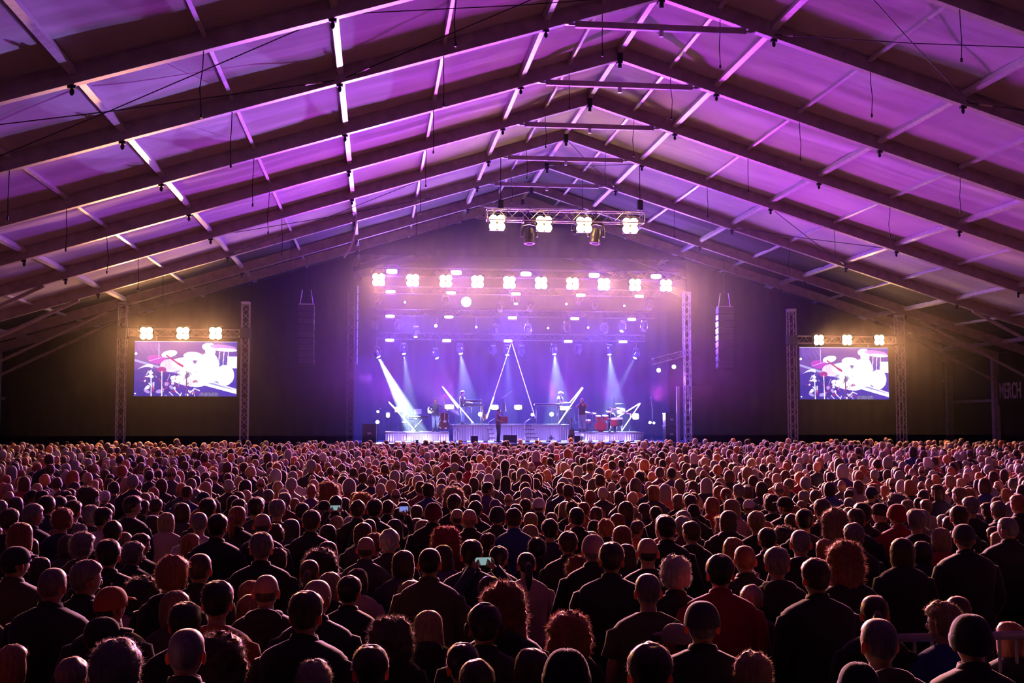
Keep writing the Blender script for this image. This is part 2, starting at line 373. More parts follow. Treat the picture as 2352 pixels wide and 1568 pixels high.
def body_mesh(pose='stand', hyaw=0, seated=False):
    key = (pose, hyaw, seated)
    if key in BODY: return BODY[key]
    P = []; E_ = []; Rd = []
    def a(p, r_, par=None):
        P.append(tuple(p)); Rd.append(r_)
        if par is not None: E_.append((par, len(P)-1))
        return len(P)-1
    pel = a((0, 0, .95), .135); sp = a((0, -.005, 1.14), .125, pel); ch = a((0, -.01, 1.30), .145, sp)
    nb = a((0, -.015, 1.43), .075, ch); nk = a((0, 0, 1.49), .052, nb); hl = a((0, .008, 1.545), .066, nk); hm = a(HC, .08, hl); hc = a((0, .01, 1.665), .058, hm)
    for sd, key2 in ((1, 'R'), (-1, 'L')):
        sh, el, wr = POSES[pose][key2]
        s_ = a((sh[0]*.82, sh[1], sh[2]), .062, ch); e_ = a(el, .040, s_); w_ = a(wr, .027, e_)
        fw = (Vector(wr)-Vector(el)).normalized()
        if pose in ('phone', 'onehand'): fw = (fw*.5+Vector((-sd*.6, .1, .25))).normalized()
        side = fw.cross(Vector((0, 1, .2))).normalized()
        pm = a(Vector(wr)+fw*.055, .030, w_)
        for q, (off, ln) in enumerate(((-.026, .065), (-.009, .078), (.009, .074), (.026, .058))):
            k1 = a(Vector(wr)+fw*.095+side*off, .0105, pm)
            k2 = a(Vector(wr)+fw*(.095+ln*.5)+side*off*1.15+Vector((0, .010, 0)), .0095, k1)
            a(Vector(wr)+fw*(.095+ln*.85)+side*off*1.15+Vector((0, .028, -.008)), .008, k2)
        t1 = a(Vector(wr)+fw*.045+side*sd*-.042, .012, pm); a(Vector(wr)+fw*.085+side*sd*-.062+Vector((0, .01, 0)), .010, t1)
        if seated:
            h_ = a((sd*.10, .02, .90), .095, pel); k_ = a((sd*.16, .46, .90), .062, h_); an = a((sd*.15, .50, .50), .040, k_); a((sd*.15, .62, .46), .035, an)
        else:
            h_ = a((sd*.095, 0, .86), .098, pel); k_ = a((sd*.105, .01, .48), .060, h_); an = a((sd*.11, -.02, .09), .038, k_); a((sd*.125, .10, .035), .033, an)
    me = skin_mesh('figure', P, E_, Rd, 0, 1)
    n = len(me.vertices); co = np.empty(n*3); me.vertices.foreach_get('co', co); co = co.reshape(-1, 3)
    for i in range(n):
        v = Vector(co[i])
        if abs(v.x) < .13 and .86 < v.z < 1.46: co[i, 1] *= 1-.25*sm(.86, 1.0, v.z)*(1-sm(1.38, 1.46, v.z)); co[i, 0] *= 1.12
        if v.z > 1.50 and abs(v.x) < .1 and abs(v.y) < .13:
            d = v-HC
            if d.length > 1e-5:
                dn = d.normalized(); t = HC + dn*head_r(dn); k_ = sm(1.50, 1.535, v.z); v = v.lerp(HC+dn*head_r(dn)*.93, k_); co[i] = v
    me.vertices.foreach_set('co', co.ravel())
    # ears, nose, eyes, mouth
    mb = MB()
    mb.v = [tuple(x) for x in co]; mb.f = [tuple(p.vertices) for p in me.polygons]; mb.m = [0]*len(mb.f)
    nu_, nv_ = 28, 20; n0_ = [HC+dd*head_r(dd) for dd in [Vector((math.sin(f_)*math.cos(t_), math.sin(f_)*math.sin(t_), -math.cos(f_))) for f_ in [math.pi*min(max(i_/nv_, .01), .99) for i_ in range(nv_+1)] for t_ in [2*math.pi*j_/nu_ for j_ in range(nu_)]]]
    mb.add(n0_, [(i_*nu_+j_, i_*nu_+(j_+1) % nu_, (i_+1)*nu_+(j_+1) % nu_, (i_+1)*nu_+j_) for i_ in range(nv_) for j_ in range(nu_)]+[tuple(range(nu_))[::-1], tuple(range(nv_*nu_, nv_*nu_+nu_))])
    for sd in (-1, 1):
        mb.ball(HC+Vector((sd*.082, -.008, -.012)), (.011, .019, .032), 8, 6, mi=1, rot=Matrix.Rotation(sd*R(22), 3, 'Z'))
        mb.ball(HC+Vector((sd*.030, .086, .012)), (.013, .008, .009), 6, 4, mi=2)
    mb.ball(HC+Vector((0, .100, -.020)), (.012, .018, .024), 6, 5, mi=0); mb.ball(HC+Vector((0, .086, -.060)), (.024, .010, .007), 6, 4, mi=3)
    if hyaw:
        for i, v in enumerate(mb.v):
            z = v[2]
            if z > 1.46 and abs(v[0]) < .13 and abs(v[1]) < .14:
                k_ = sm(1.46, 1.54, z)*hyaw; x, y = v[0], v[1]-.0
                mb.v[i] = (x*math.cos(k_)-y*math.sin(k_), x*math.sin(k_)+y*math.cos(k_), z)
    out = mb.mesh('figure', [M_skin, M_ear, M_eye, M_lip], True); bpy.data.meshes.remove(me)
    BODY[key] = out; return out
TOPS = {}
def top_mesh(kind='jacket', pose='stand', wide=1.0, seated=False):
    key = (kind, pose, wide)
    if key in TOPS: return TOPS[key]
    mb = MB(); NS = 26
    j = kind in ('jacket', 'hoodie', 'blazer'); g = .012 if j else 0.
    prof = [(.84 if j else .88, .205, .135), (.95, .195, .13), (1.05, .185, .125), (1.15, .192, .128), (1.25, .205, .135), (1.33, .212, .135), (1.385, .205, .122), (1.42, .178, .104), (1.445, .140, .086), (1.465, .098, .072), (1.48, .070, .066)]
    rings = []; sd_ = rng.random()*50
    # finer rings
    fine = []
    for i in range(len(prof)-1):
        for t in (0, .5):
            fine.append(tuple(prof[i][q]*(1-t)+prof[i+1][q]*t for q in range(3)))
    fine.append(prof[-1])
    for z, wx, wy in fine:
        ring = []
        for i in range(NS):
            th = 2*math.pi*i/NS; c, s = math.cos(th), math.sin(th)
            x = math.copysign(abs(c)**.75, c)*(wx*wide+g); y = math.copysign(abs(s)**.8, s)*(wy+g)
            nn = noise.noise(Vector((x*7+sd_, y*7, z*9)))*(.014 if j else .008)*(1-sm(1.36, 1.46, z))
            ring.append(Vector((x*(1+nn*4), y-.012+nn, z + (.0 if z < 1.4 else .012*(-s)))))
        rings.append(ring)
    mb.loft(rings)
    for sd, k2 in ((1, 'R'), (-1, 'L')):
        sh, el, wr = [Vector(q) for q in POSES[pose][k2]]
        sh = Vector((sh.x*.93*wide, sh.y-.01, sh.z-.02)); out = Vector((sd*.015, 0, 0)) if pose == 'stand' else Vector()
        pts = [Vector((sh.x*.60, sh.y, sh.z-.05)), Vector((sh.x*.86, sh.y, sh.z-.012)), sh.lerp(el, .14)+out, sh.lerp(el, .38)+out, sh.lerp(el, .66)+out, el+out]
        end = wr if (j or kind == 'sweater') else None
        rr_ = [.045, .060, .066, .062, .056, .052]
        if end is not None: pts += [el.lerp(wr, .35), el.lerp(wr, .7), wr]; rr_ += [.049, .045, .042]
        else: pts = pts[:5]; rr_ = [.045, .060, .066, .064, .066]
        pts = [Vector(p) for p in pts]
        rr_ = [q+g*.6+.004*math.sin(i*2.3+sd_) for i, q in enumerate(rr_)]
        mb.path(pts, rr_, 12)
    if kind in ('jacket', 'blazer'):          # stand-up collar
        ring = lambda z, r_, q: [Vector((math.cos(2*math.pi*i/16)*r_, math.sin(2*math.pi*i/16)*r_*.95-.012, z+q*max(0, -math.sin(2*math.pi*i/16)))) for i in range(16)]
        mb.loft([ring(1.45, .088, .01), ring(1.485, .078, .02), ring(1.505, .072, .022), ring(1.50, .064, .02), ring(1.46, .06, 0)], caps=False)
    if kind == 'hoodie':
        mb.ball((0, -.095, 1.445), (.125, .065, .07), 14, 9); mb.ball((0, -.125, 1.40), (.08, .04, .06), 12, 8)
        for sd in (-1, 1): mb.ball((sd*.075, -.03, 1.462), (.045, .075, .03), 10, 6)
    out = mb.mesh(kind, M_cloth, True); TOPS[key] = out; return out
LEGS = {}
def legs_mesh(seated=False):
    if seated in LEGS: return LEGS[seated]
    mb = MB()
    for sd in (-1, 1):
        if seated: mb.path([(sd*.06, -.03, .93), (sd*.10, .10, .91), (sd*.15, .44, .91), (sd*.155, .49, .84), (sd*.15, .52, .52)], [.13, .112, .078, .078, .066], 12)
        else: mb.path([(sd*.075, -.005, .97), (sd*.09, -.005, .84), (sd*.10, .005, .62), (sd*.105, .01, .46), (sd*.11, -.01, .26), (sd*.11, -.015, .08)], [.118, .112, .088, .074, .068, .072], 12)
    LEGS[seated] = mb.mesh('trousers', M_cloth, True); return LEGS[seated]
SHOES = {}
def shoes_mesh(seated=False):
    if seated in SHOES: return SHOES[seated]
    mb = MB()
    for sd in (-1, 1):
        b = Vector((sd*.115, .03, 0)) if not seated else Vector((sd*.15, .57, .43))
        mb.loft([[b+Vector((.045*math.cos(t)*(.9+.1*math.cos(t)), .13*math.sin(t)+.01, z*1.0)) * 1.0 if False else b+Vector((s_*.048*math.cos(t), s_*.135*math.sin(t), z)) for t in [2*math.pi*k/12 for k in range(12)]] for z, s_ in ((.0, .95), (.025, 1), (.05, .92), (.08, .6))])
    SHOES[seated] = mb.mesh('shoes', mat('shoe leather', (.03, .025, .025), .5), True); return SHOES[seated]
HAIRW = dict(S=.176, B=.156, Z=.160, U=.215, C=.36, W=.225, L=.245, P=.178, K=.185, F=.185, H=.235, N=.185, T=.21, R=.21)
HAIRS = {}
def hair_mesh(kind, seed):
    key = (kind, seed)
    if key in HAIRS: return HAIRS[key]
    rr = random.Random(seed*13+ord(kind)); nu, nv = 34, 24; mb = MB(); so = rr.uniform(0, 99)
    curly = kind in 'UCR'
    def rad(d):
        hr = head_r(d); y, z = d.y, d.z
        side = abs(d.x)
        face = sm(.10, .42, y + .10*side)*(1-sm(.42, .62, z))            # 1 = face region
        n1 = noise.noise(Vector((d.x*3+so, d.y*3, d.z*3))); n2 = noise.noise(Vector((d.x*9, d.y*9+so, d.z*9)))
        if kind in 'SZBPKFN':
            t = {'S': .014, 'Z': .005, 'B': .004, 'P': .010, 'K': .008, 'F': .008, 'N': .010}[kind]
            t *= .6+.5*sm(-.3, .6, z)
            if kind == 'S': t += .010*max(0, z)*(1+n1) + .004*n2
            t -= .016*sm(.72, .95, side)*(1-sm(-.05, .25, z))             # cleared round the ears
            nape = sm(-.52, -.70, z)
            if kind == 'B': face = max(face, sm(.0, .3, z))               # hair ring only
            return hr + t*(1-face)*(1-nape) - .012*max(face, nape)
        if kind == 'U':
            t = .026+.016*max(0, z)+.010*n1+.012*n2; nape = sm(-.5, -.72, z)
            return hr + t*(1-face)*(1-nape) - .012*max(face, nape)
        # long kinds: a hanging body of hair
        if kind == 'W': wx, wy, dn = .108, .112, .155
        elif kind == 'L': wx, wy, dn = .116, .112, .36
        elif kind == 'C': wx, wy, dn = .168, .150, .22
        elif kind == 'R': wx, wy, dn = .13, .125, .40
        elif kind == 'H': wx, wy, dn = .112, .122, .20
        elif kind == 'T': wx, wy, dn = .10, .12, .09
        else: wx, wy, dn = .1, .1, .1
        top = .118+(.016 if kind in 'WLHT' else .045)
        hz = top if z > 0 else dn
        if z >= 0: r_ = 1/((math.hypot(d.x/wx, y/wy))**2.4+(z/top)**2.4)**(1/2.4)
        else:
            taper = 1+.16*sm(0, 1, -z) if kind in 'LC' else 1.0
            hor = math.sqrt((d.x/(wx*taper))**2+(y/(wy*taper))**2); p = 3.2
            r_ = 1/((hor**p+(abs(z)/dn)**p)**(1/p))
            if y > 0 and kind != 'H': r_ = r_*(1-.5*sm(0, .5, y)*sm(.5, 1, -z))
        amp = {'W': .05, 'L': .03, 'C': .16, 'R': .14, 'H': .02, 'T': .03}[kind]
        r_ *= 1+amp*n1+amp*.7*n2
        if kind in 'CR': r_ *= 1+.10*noise.noise(Vector((d.x*17, d.y*17, d.z*17+so)))
        if kind == 'H': face *= 1.0
        return r_*(1-face)+(hr-.012)*face
    vs = []
    for i in range(nv+1):
        ph = math.pi*min(max(i/nv, .01), .99)
        for j_ in range(nu):
            th = 2*math.pi*j_/nu
            d = Vector((math.sin(ph)*math.cos(th), math.sin(ph)*math.sin(th), -math.cos(ph)))
            vs.append(d*rad(d))
    fs = [(i*nu+j_, i*nu+(j_+1) % nu, (i+1)*nu+(j_+1) % nu, (i+1)*nu+j_) for i in range(nv) for j_ in range(nu)]
    fs += [tuple(range(nu))[::-1], tuple(range(nv*nu, (nv+1)*nu))]
    mb.add(vs, fs)
    # loose strands
    ns = dict(S=1500, Z=900, B=200, P=1100, U=2600, C=4200, R=3600, W=1700, L=1700, K=120, F=120, N=0, H=0, T=0)[kind]
    ln = dict(S=.014, Z=.007, B=.009, P=.015, U=.022, C=.036, R=.034, W=.022, L=.032, K=.02, F=.02, N=0, H=0, T=0)[kind]
    for _ in range(ns):
        th_ = rr.uniform(0, 2*math.pi); d = Vector((0, 0, 0)); cz_ = rr.uniform(-.98, .98); d = Vector((math.sqrt(1-cz_*cz_)*math.cos(th_), math.sqrt(1-cz_*cz_)*math.sin(th_), cz_)); p = d*rad(d)
        if d.y > .35 and d.z < .5: continue
        if kind in 'SPZBK' and d.z < -.5: continue
        tang = d.cross(Vector((rr.uniform(-1, 1), rr.uniform(-1, 1), rr.uniform(-1, 1)))).normalized()
        if kind in 'LW': dr = (d*.45+Vector((0, 0, -1))*rr.uniform(.2, 1)+tang*.35).normalized()
        elif curly: dr = (d*.8+tang*rr.uniform(.2, 1)).normalized()
        else: dr = (d*.75+tang*.5+Vector((0, 0, .15))).normalized()
        L_ = ln*rr.uniform(.5, 1.2); wd = tang*(.0008 if not curly else .0011)
        base = p-d*.004; mid = base+dr*L_*.6; bend = d.cross(dr)*L_*(.35 if curly else .1)*rr.choice((-1, 1))
        mb.add([base-wd, base+wd, mid+bend+wd*.6, mid+bend-wd*.6, base+dr*L_+bend*.2], [(0, 1, 2, 3), (3, 2, 4)], 1)
    if kind == 'P':
        if seed % 2: mb.ball((0, -.085, .075), (.045, .04, .045), 12, 8)
        else: mb.path([(0, -.10, .03), (0, -.15, .0), (0, -.155, -.10), (0, -.13, -.22)], [.022, .034, .036, .012], 10)
    me = mb.mesh('hair', [M_hair, M_fuzz], True); HAIRS[key] = me; return me
HATS = {}
def hat_mesh(kind, patch=False):
    key = (kind, patch)
    if key in HATS: return HATS[key]
    mb = MB(); nu, nv = 28, 12
    t = {'K': .018, 'F': .022, 'N': .020}[kind]; low = {'K': .02, 'F': .10, 'N': -.25}[kind]
    vs = []
    for i in range(nv+1):
        for j_ in range(nu):
            th = 2*math.pi*j_/nu; z0 = low + (-.10 if math.sin(th) < 0 else .12)*abs(math.sin(th)) if kind != 'N' else low+.15*math.sin(th)
            ph = math.asin(max(-1, min(1, z0))); ph = ph+(math.pi/2*.995-ph)*i/nv
            d = Vector((math.cos(ph)*math.cos(th), math.cos(ph)*math.sin(th), math.sin(ph)))
            r_ = head_r(d)+t*.75
            if kind == 'N': r_ += .0035*math.cos(th*14)*(1 if i > 3 else 0)+(.007 if i <= 3 else 0)
            if kind == 'K': r_ += .0015*(1 if j_ % 5 == 0 else 0)
            vs.append(d*r_)
    mb.add(vs, [(i*nu+j_, i*nu+(j_+1) % nu, (i+1)*nu+(j_+1) % nu, (i+1)*nu+j_) for i in range(nv) for j_ in range(nu)]+[tuple(range(nv*nu, (nv+1)*nu))])
    if kind == 'K':
        mb.ball((0, 0, .141), .007, 6, 4)
        rings = []
        for q, (y, w_, z) in enumerate(((.085, .075, .045), (.13, .072, .043), (.165, .055, .036), (.182, .02, .030))):
            rings.append([Vector((-w_, y, z-.01*1)), Vector((-w_*.5, y+.006, z+.004)), Vector((w_*.5, y+.006, z+.004)), Vector((w_, y, z-.01)), Vector((w_*.5, y+.006, z-.003)), Vector((-w_*.5, y+.006, z-.003))])
        mb.loft(rings)
    if kind == 'F': mb.box((0, .12, .05), (.12, .05, .012))
    me = mb.mesh({'K': 'cap', 'F': 'flat_cap', 'N': 'beanie'}[kind], M_cloth, True); HATS[key] = me; return me
HAIRC = {k: tuple(c*(1.0 if k in 'rao' else .6) for c in v) for k, v in dict(d=(.018, .011, .010), b=(.075, .034, .018), a=(.24, .065, .022), r=(.34, .025, .02), o=(.36, .13, .045), g=(.30, .27, .27), w=(.62, .56, .54), l=(.48, .30, .15), n=(.10, .07, .05)).items()}
HAIRN = dict(d='dark', b='brown', a='auburn', r='bright red', o='orange-brown', g='grey', w='white', l='blond', n='greying brown')
CLOC = dict(k=(.012, .011, .014), n=(.02, .022, .055), c=(.05, .047, .055), r=(.33, .012, .02), o=(.42, .10, .03), p=(.42, .24, .25), w=(.50, .45, .48), g=(.075, .07, .035), b=(.02, .035, .16), m=(.12, .012, .03), s=(.33, .25, .20), u=(.10, .05, .16))
CLON = dict(k='black', n='navy', c='charcoal', r='red', o='orange', p='pale pink', w='light grey', g='olive', b='blue', m='maroon', s='beige', u='purple')
STY = dict(S='short {} hair', B='a bald head', Z='cropped {} hair', U='short curly {} hair', C='big curly {} hair', W='wavy {} hair', L='long {} hair', P='tied-up {} hair', R='long curly {} hair', K='a cap over {} hair', F='a flat cap', N='a beanie', H='the hood up', T='a wrapped scarf on the head')
PEOPLE = []
def person(px, depthpos, scale, T, hc, cc, face=0, top='jacket', pose='stand', wide=1.0, hatc=None, seed=None, rz=None, seated=False, hyaw=None, legc=None, turn=0.):
    """a figure standing with its feet at depthpos"""
    hy = hyaw if hyaw is not None else {0: 0, 1: -.6, -1: .6, 2: -1.1, -2: 1.1}[face]
    o = bpy.data.objects.new('person', body_mesh(pose, hy, seated)); COL.objects.link(o)
    o.location = depthpos; o.scale = (scale, scale, scale); o.rotation_euler.z = turn if rz is None else rz
    seed = rng.randrange(3) if seed is None else seed
    Mh = Matrix.Rotation(hy, 3, 'Z') @ HC
    hk = T if T not in 'KFN' else T
    if T not in 'HT':
        h = link('hair', hair_mesh(hk, seed), o, (Mh.x, Mh.y, HC.z)); h.rotation_euler.z = hy + rng.uniform(-.12, .12)*0; h.color = (*HAIRC[hc], 1)
        v = .8+.4*rng.random(); h.color = tuple(c*v for c in HAIRC[hc])+(1,)
    else:
        h = link('hood' if T == 'H' else 'head_scarf', hair_mesh(T, seed), o, (Mh.x, Mh.y, HC.z)); h.rotation_euler.z = hy; h.color = (*CLOC[hatc or cc], 1)
    if T in 'KFN':
        h = link({'K': 'cap', 'F': 'flat_cap', 'N': 'beanie'}[T], hat_mesh(T), o, (Mh.x, Mh.y, HC.z)); h.rotation_euler.z = hy; h.color = (*CLOC[hatc or 'k'], 1)
    nm = {'jacket': 'jacket', 'hoodie': 'hoodie', 'blazer': 'jacket', 'tee': 't_shirt', 'sweater': 'sweater'}[top]
    t = link(nm, top_mesh(top, pose, wide, seated), o); t.color = (*CLOC[cc], 1)
    l = link('trousers', legs_mesh(seated), o); l.color = (*(legc or (.03, .03, .05)), 1)
    link('shoes', shoes_mesh(seated), o)
    return o
# ------------------------------------------------------------------ stage
SZ = 1.92                                     # height of the stage floor
YF = 54.0
def A2(x, y, Y): return at(x, y, Y)
xl, xr_ = at(822, 1000, YF).x, at(1583, 1000, YF).x
M_deck = mat('stage deck', (.06, .06, .07), .35)
M_skirt = mat('ribbed reflective skirt', (.45, .45, .55), .3, .2)
mb = MB(); mb.box(((xl+xr_)/2+.2, (YF+65.5)/2, SZ-.1), (xr_-xl+3.2, 65.5-YF, .2)); 
st = tag(mb.build('stage', M_deck), 'wide black stage platform behind the front row of the crowd', 'stage')
mb = MB(); mb.box(((xl+xr_)/2+.2, YF+.06, (SZ-.2)/2+.2), (xr_-xl+3.2, .04, SZ-.2-.3)); mb.build('front_cloth', M_drape, st)
for k in range(8):
    x = xl-1+(xr_-xl+2.4)*k/7; MB().tube((x, YF+.3, .35), (x, YF+.3, SZ-.2), .05, 6).build('leg', M_steel, st)
# black masking drapes either side of and above the stage
zt = at(1200, 590, 55.5).z
def drape(name, x0, x1, Y, z0, top, lab, seed):
    n = max(8, int(abs(x1-x0)*5)); mb = MB(); vs = []; N_ = n
    for i in range(N_+1):
        x = x0+(x1-x0)*i/N_; yo = .05*math.sin(i*1.9+seed)+.03*noise.noise(Vector((x*1.3, seed, 0)))
        vs += [(x, Y+yo, z0), (x, Y+yo, top(x)), (x, Y+yo+.03, z0), (x, Y+yo+.03, top(x))]
    fs = []
    for i in range(N_):
        a = i*4; b = a+4; fs += [(a, b, b+1, a+1), (a+2, a+3, b+3, b+2), (a+1, b+1, b+3, a+3)]
    mb.add(vs, fs); o = mb.build(name, M_drape, smooth=True); return tag(o, lab, 'drape')
drape('black_drape', XR-HALF+.3, xl-.3, 55.95, .36, lambda x: roof_z(x, -.05), 'tall black drape filling the end of the tent left of the stage', 1)
drape('black_drape', xr_+.5, at(2165, 900, 55.95).x, 55.95, .36, lambda x: roof_z(x, -.05), 'tall black drape filling the end of the tent right of the stage', 2)
drape('black_drape', xl-.3, xr_+.5, 55.6, zt, lambda x: roof_z(x, -.05), 'black drape hanging above the stage opening under the roof peak', 3)
drape('backcloth', xl-1.5, xr_+2.0, 65.3, SZ, lambda x: 9.5, 'backcloth at the rear of the stage washed in deep blue light', 4)
bpy.data.objects['backcloth'].data.materials[0] = mat('dark blue backcloth', (.035, .035, .05), .9)
# ---- risers
def riser(x0, x1, ytop, Y0, Y1, lab, gap=0):
    X0, X1 = at(x0, ytop, Y0).x, at(x1, ytop, Y0).x; zt_ = at((x0+x1)/2, ytop, Y0).z
    t = empty('riser', ((X0+X1)/2, Y0, SZ), label=lab, cat='riser', group='risers on the stage')
    w_ = X1-X0; h = zt_-SZ
    mb = MB(); mb.bbox((0, (Y1-Y0)/2, h-.05), (w_, Y1-Y0, .1), .02); mb.build('deck', M_deck, t)
    mb = MB(); mb.box((0, 0, h-.05), (w_+.02, .04, .06)); mb.build('edge_rail', M_steel, t)
    n = max(2, round(w_/1.0))
    for i in range(n):
        mb = MB(); xa = -w_/2+w_*i/n+.01; xb = -w_/2+w_*(i+1)/n-.01; q = int((xb-xa)/.06); vs = []
        for k in range(q+1):
            x = xa+(xb-xa)*k/q; y = .03+(.018 if k % 2 else 0); vs += [(x, y, .02), (x, y, h-.1)]
        mb.add(vs, [(2*k, 2*k+2, 2*k+3, 2*k+1) for k in range(q)]); mb.build('skirt_panel', M_skirt, t)
    for i in range(n+1):
        mb = MB(); mb.tube((-w_/2+w_*i/n, .12, 0), (-w_/2+w_*i/n, .12, h-.1), .03, 6); mb.build('leg', M_steel, t)
    return t, zt_
R1, Z1 = riser(885, 1031, 991, 57.6, 60.4, 'low ribbed riser with skirt lit from below under pianist and bassist')
R2, Z2 = riser(1041, 1306, 974, 58.6, 62.0, 'tall wide ribbed riser across the middle of the stage')
R3, Z3 = riser(1320, 1478, 992, 57.6, 60.4, 'low ribbed riser under the drum kit and trumpeter')
# floor lights washing the skirts from below: a lit strip of battens on the stage lip
for i, x in enumerate(list(range(915, 1045, 22))+list(range(1055, 1480, 24))):
    p = at(x, 1012, 57.0); t = empty('floor_batten', (p.x, 57.0, SZ), label=f'short white floor batten on the stage lip, {ORD[i] if i < 20 else str(i+1)+"th"} from left', cat='stage light', group='battens along the stage lip')
    MB().bbox((0, 0, .045), (.36, .12, .09), .01).build('housing', M_black, t)
    MB().box((0, -.062, .05), (.30, .012, .05)).build('lens', mat('batten lens', (.3, .3, .3), .3, emit=(.62, .78, 1.0), estr=4), t)
    if i % 2 == 0: spot('batten_light', (p.x, 57.0, SZ+.12), (p.x+.1, 58.0, SZ+.5), LAV, 60, 120, .6, .05)
# ------------------------------------------------------------------ trusses
def truss(name, p0, p1, wd, lab, cat='truss', group=None, seg=None, m_=None):
    """box truss with four chords and zig-zag lacing"""
    m_ = m_ or M_truss
    p0, p1 = Vector(p0), Vector(p1); ax = (p1-p0); Lg = ax.length; ax.normalize()
    up = Vector((0, 0, 1)) if abs(ax.z) < .9 else Vector((0, 1, 0)); u = ax.cross(up).normalized()*wd/2; v = u.cross(ax).normalized()*wd/2
    t = empty(name, p0, label=lab, cat=cat, group=group); C = [u+v, u-v, -u-v, -u+v]
    for c in C: MB().tube(c, c+ax*Lg, .026, 6).build('chord', m_, t)
    mb = MB(); n = max(2, round(Lg/(seg or wd)))
    for f in range(4):
        a, b = C[f], C[(f+1) % 4]
        for k in range(n):
            s0, s1 = ax*Lg*k/n, ax*Lg*(k+1)/n
            mb.tube((a if k % 2 else b)+s0, (b if k % 2 else a)+s1, .012, 4)
        mb.tube(a, b, .018, 4); mb.tube(a+ax*Lg, b+ax*Lg, .018, 4)
    lc = mb.build('lacing', m_, t); lc['kind'] = 'stuff'
    return t
def hz_truss(x0, y0, x1, y1, Y, wd, lab, dz=0, m_=None):
    a, b = at(x0, y0, Y), at(x1, y1, Y); z = (a.z+b.z)/2+dz
    return truss('lighting_truss', (a.x, Y, z), (b.x, Y, z), wd, lab, 'truss', 'lighting trusses over the stage', m_=m_), z
M_dtruss = mat('dark truss', (.07, .065, .08), .4, .4)
LW = []      # warm lamps
T0, zT0 = hz_truss(1118, 492, 1478, 502, 42.5, .42, 'short truss hung under the roof with four warm lamps', -.0)
T1, _ = hz_truss(850, 622, 1560, 636, 54.4, .40, 'front truss over the stage carrying the long row of warm lamps', .0, M_dtruss)
T2, _ = hz_truss(860, 662, 1520, 676, 57.4, .34, 'second truss back over the stage, below the warm lamps', .0, M_dtruss)
T3, _ = hz_truss(862, 716, 1500, 724, 59.0, .34, 'third truss back over the stage', 0, M_dtruss)
T4, _ = hz_truss(866, 772, 1480, 776, 61.0, .34, 'rearmost lighting truss above the musicians', 0, M_dtruss)
# hangers
def cable(name, pts, lab, r=.012, cat='cable', group=None, m_=None):
    return tag(MB().path(pts, r, 5).build(name, m_ or M_cable), lab, cat, group)
for x, s in ((1150, 'left'), (1470, 'right')):
    p = at(x, 480, 42.5); top = roof_z(p.x, 0)
    h = empty('chain_hoist', (p.x, 42.5, p.z), label=f'black chain hoist holding the {s} end of the roof truss', cat='hoist', group='chain hoists on the roof truss')
    MB().bbox((0, 0, .15), (.22, .18, .42), .03).build('body', M_black, h); MB().tube((0, 0, .3), (0, 0, top-p.z), .015, 5).build('chain', M_cable, h)
    MB().tube((0, 0, -.45), (0, 0, 0), .015, 5).build('hook', M_steel, h)
# ---- warm blinders: square four-cell lamps
def blinder(p, lab, grp, power, sz=.56, tgt=None, cone=40, spill=0, up=-11):
    t = empty('blinder_lamp', p, label=lab, cat='stage light', group=grp)
    MB().bbox((0, .10, 0), (sz, .16, sz), .02).build('housing', M_black, t)
    mb = MB(); mb.tube((-sz*.62, .1, 0), (-sz*.62, .1, sz*.65), .014, 5); mb.tube((sz*.62, .1, 0), (sz*.62, .1, sz*.65), .014, 5); mb.tube((-sz*.62, .1, sz*.65), (sz*.62, .1, sz*.65), .014, 5)
    mb.tube((-sz*.62, .1, 0), (-sz*.5, .1, 0), .014, 5); mb.tube((sz*.62, .1, 0), (sz*.5, .1, 0), .014, 5); mb.build('yoke', M_black, t)
    for i in (-1, 1):
        for k in (-1, 1):
            MB().lathe((i*sz*.25, .015, k*sz*.25), [(sz*.275, 0), (sz*.25, .03), (sz*.12, .05), (.0, .055)], 14, (0, -1, 0)).build('lamp_cell', mat('warm lamp glass', (.4, .3, .2), .3, emit=(1, .58, .22), estr=60), t)
    tg = Vector((p[0]*.8+1, 14.0 if p[1] > 50 else 20.0, 1.6)) if tgt is None else tgt
    spot('blinder_light', Vector(p)+Vector((0, -.12, 0)), tg, WARM, power, cone, 1.0, .18)
    if spill: spot('blinder_spill', Vector(p)+Vector((0, -.12, .1)), Vector(p)+Vector((0, -10, up)), WARM, spill, 104 if up < 0 else 150, .8, .18)
    return t
PW = 13000
for i, x in enumerate((870, 948, 1024, 1097, 1170, 1243, 1315, 1387, 1459, 1530)):
    p = at(x, 642+(x-870)*.0205, 54); blinder(p, f'warm glowing blinder lamp, {ORD[i]} from left in the long row over the stage', 'warm blinder lamps on the front truss', PW*1.7, spill=2200)
for i, (x, y) in enumerate(((1142, 511), (1250, 514), (1342, 516), (1448, 518))):
    blinder(at(x, y, 42.4), f'warm glowing blinder lamp high under the roof, {ORD[i]} of four from left', 'warm blinder lamps on the roof truss', PW*.5, .58, cone=46, spill=800)
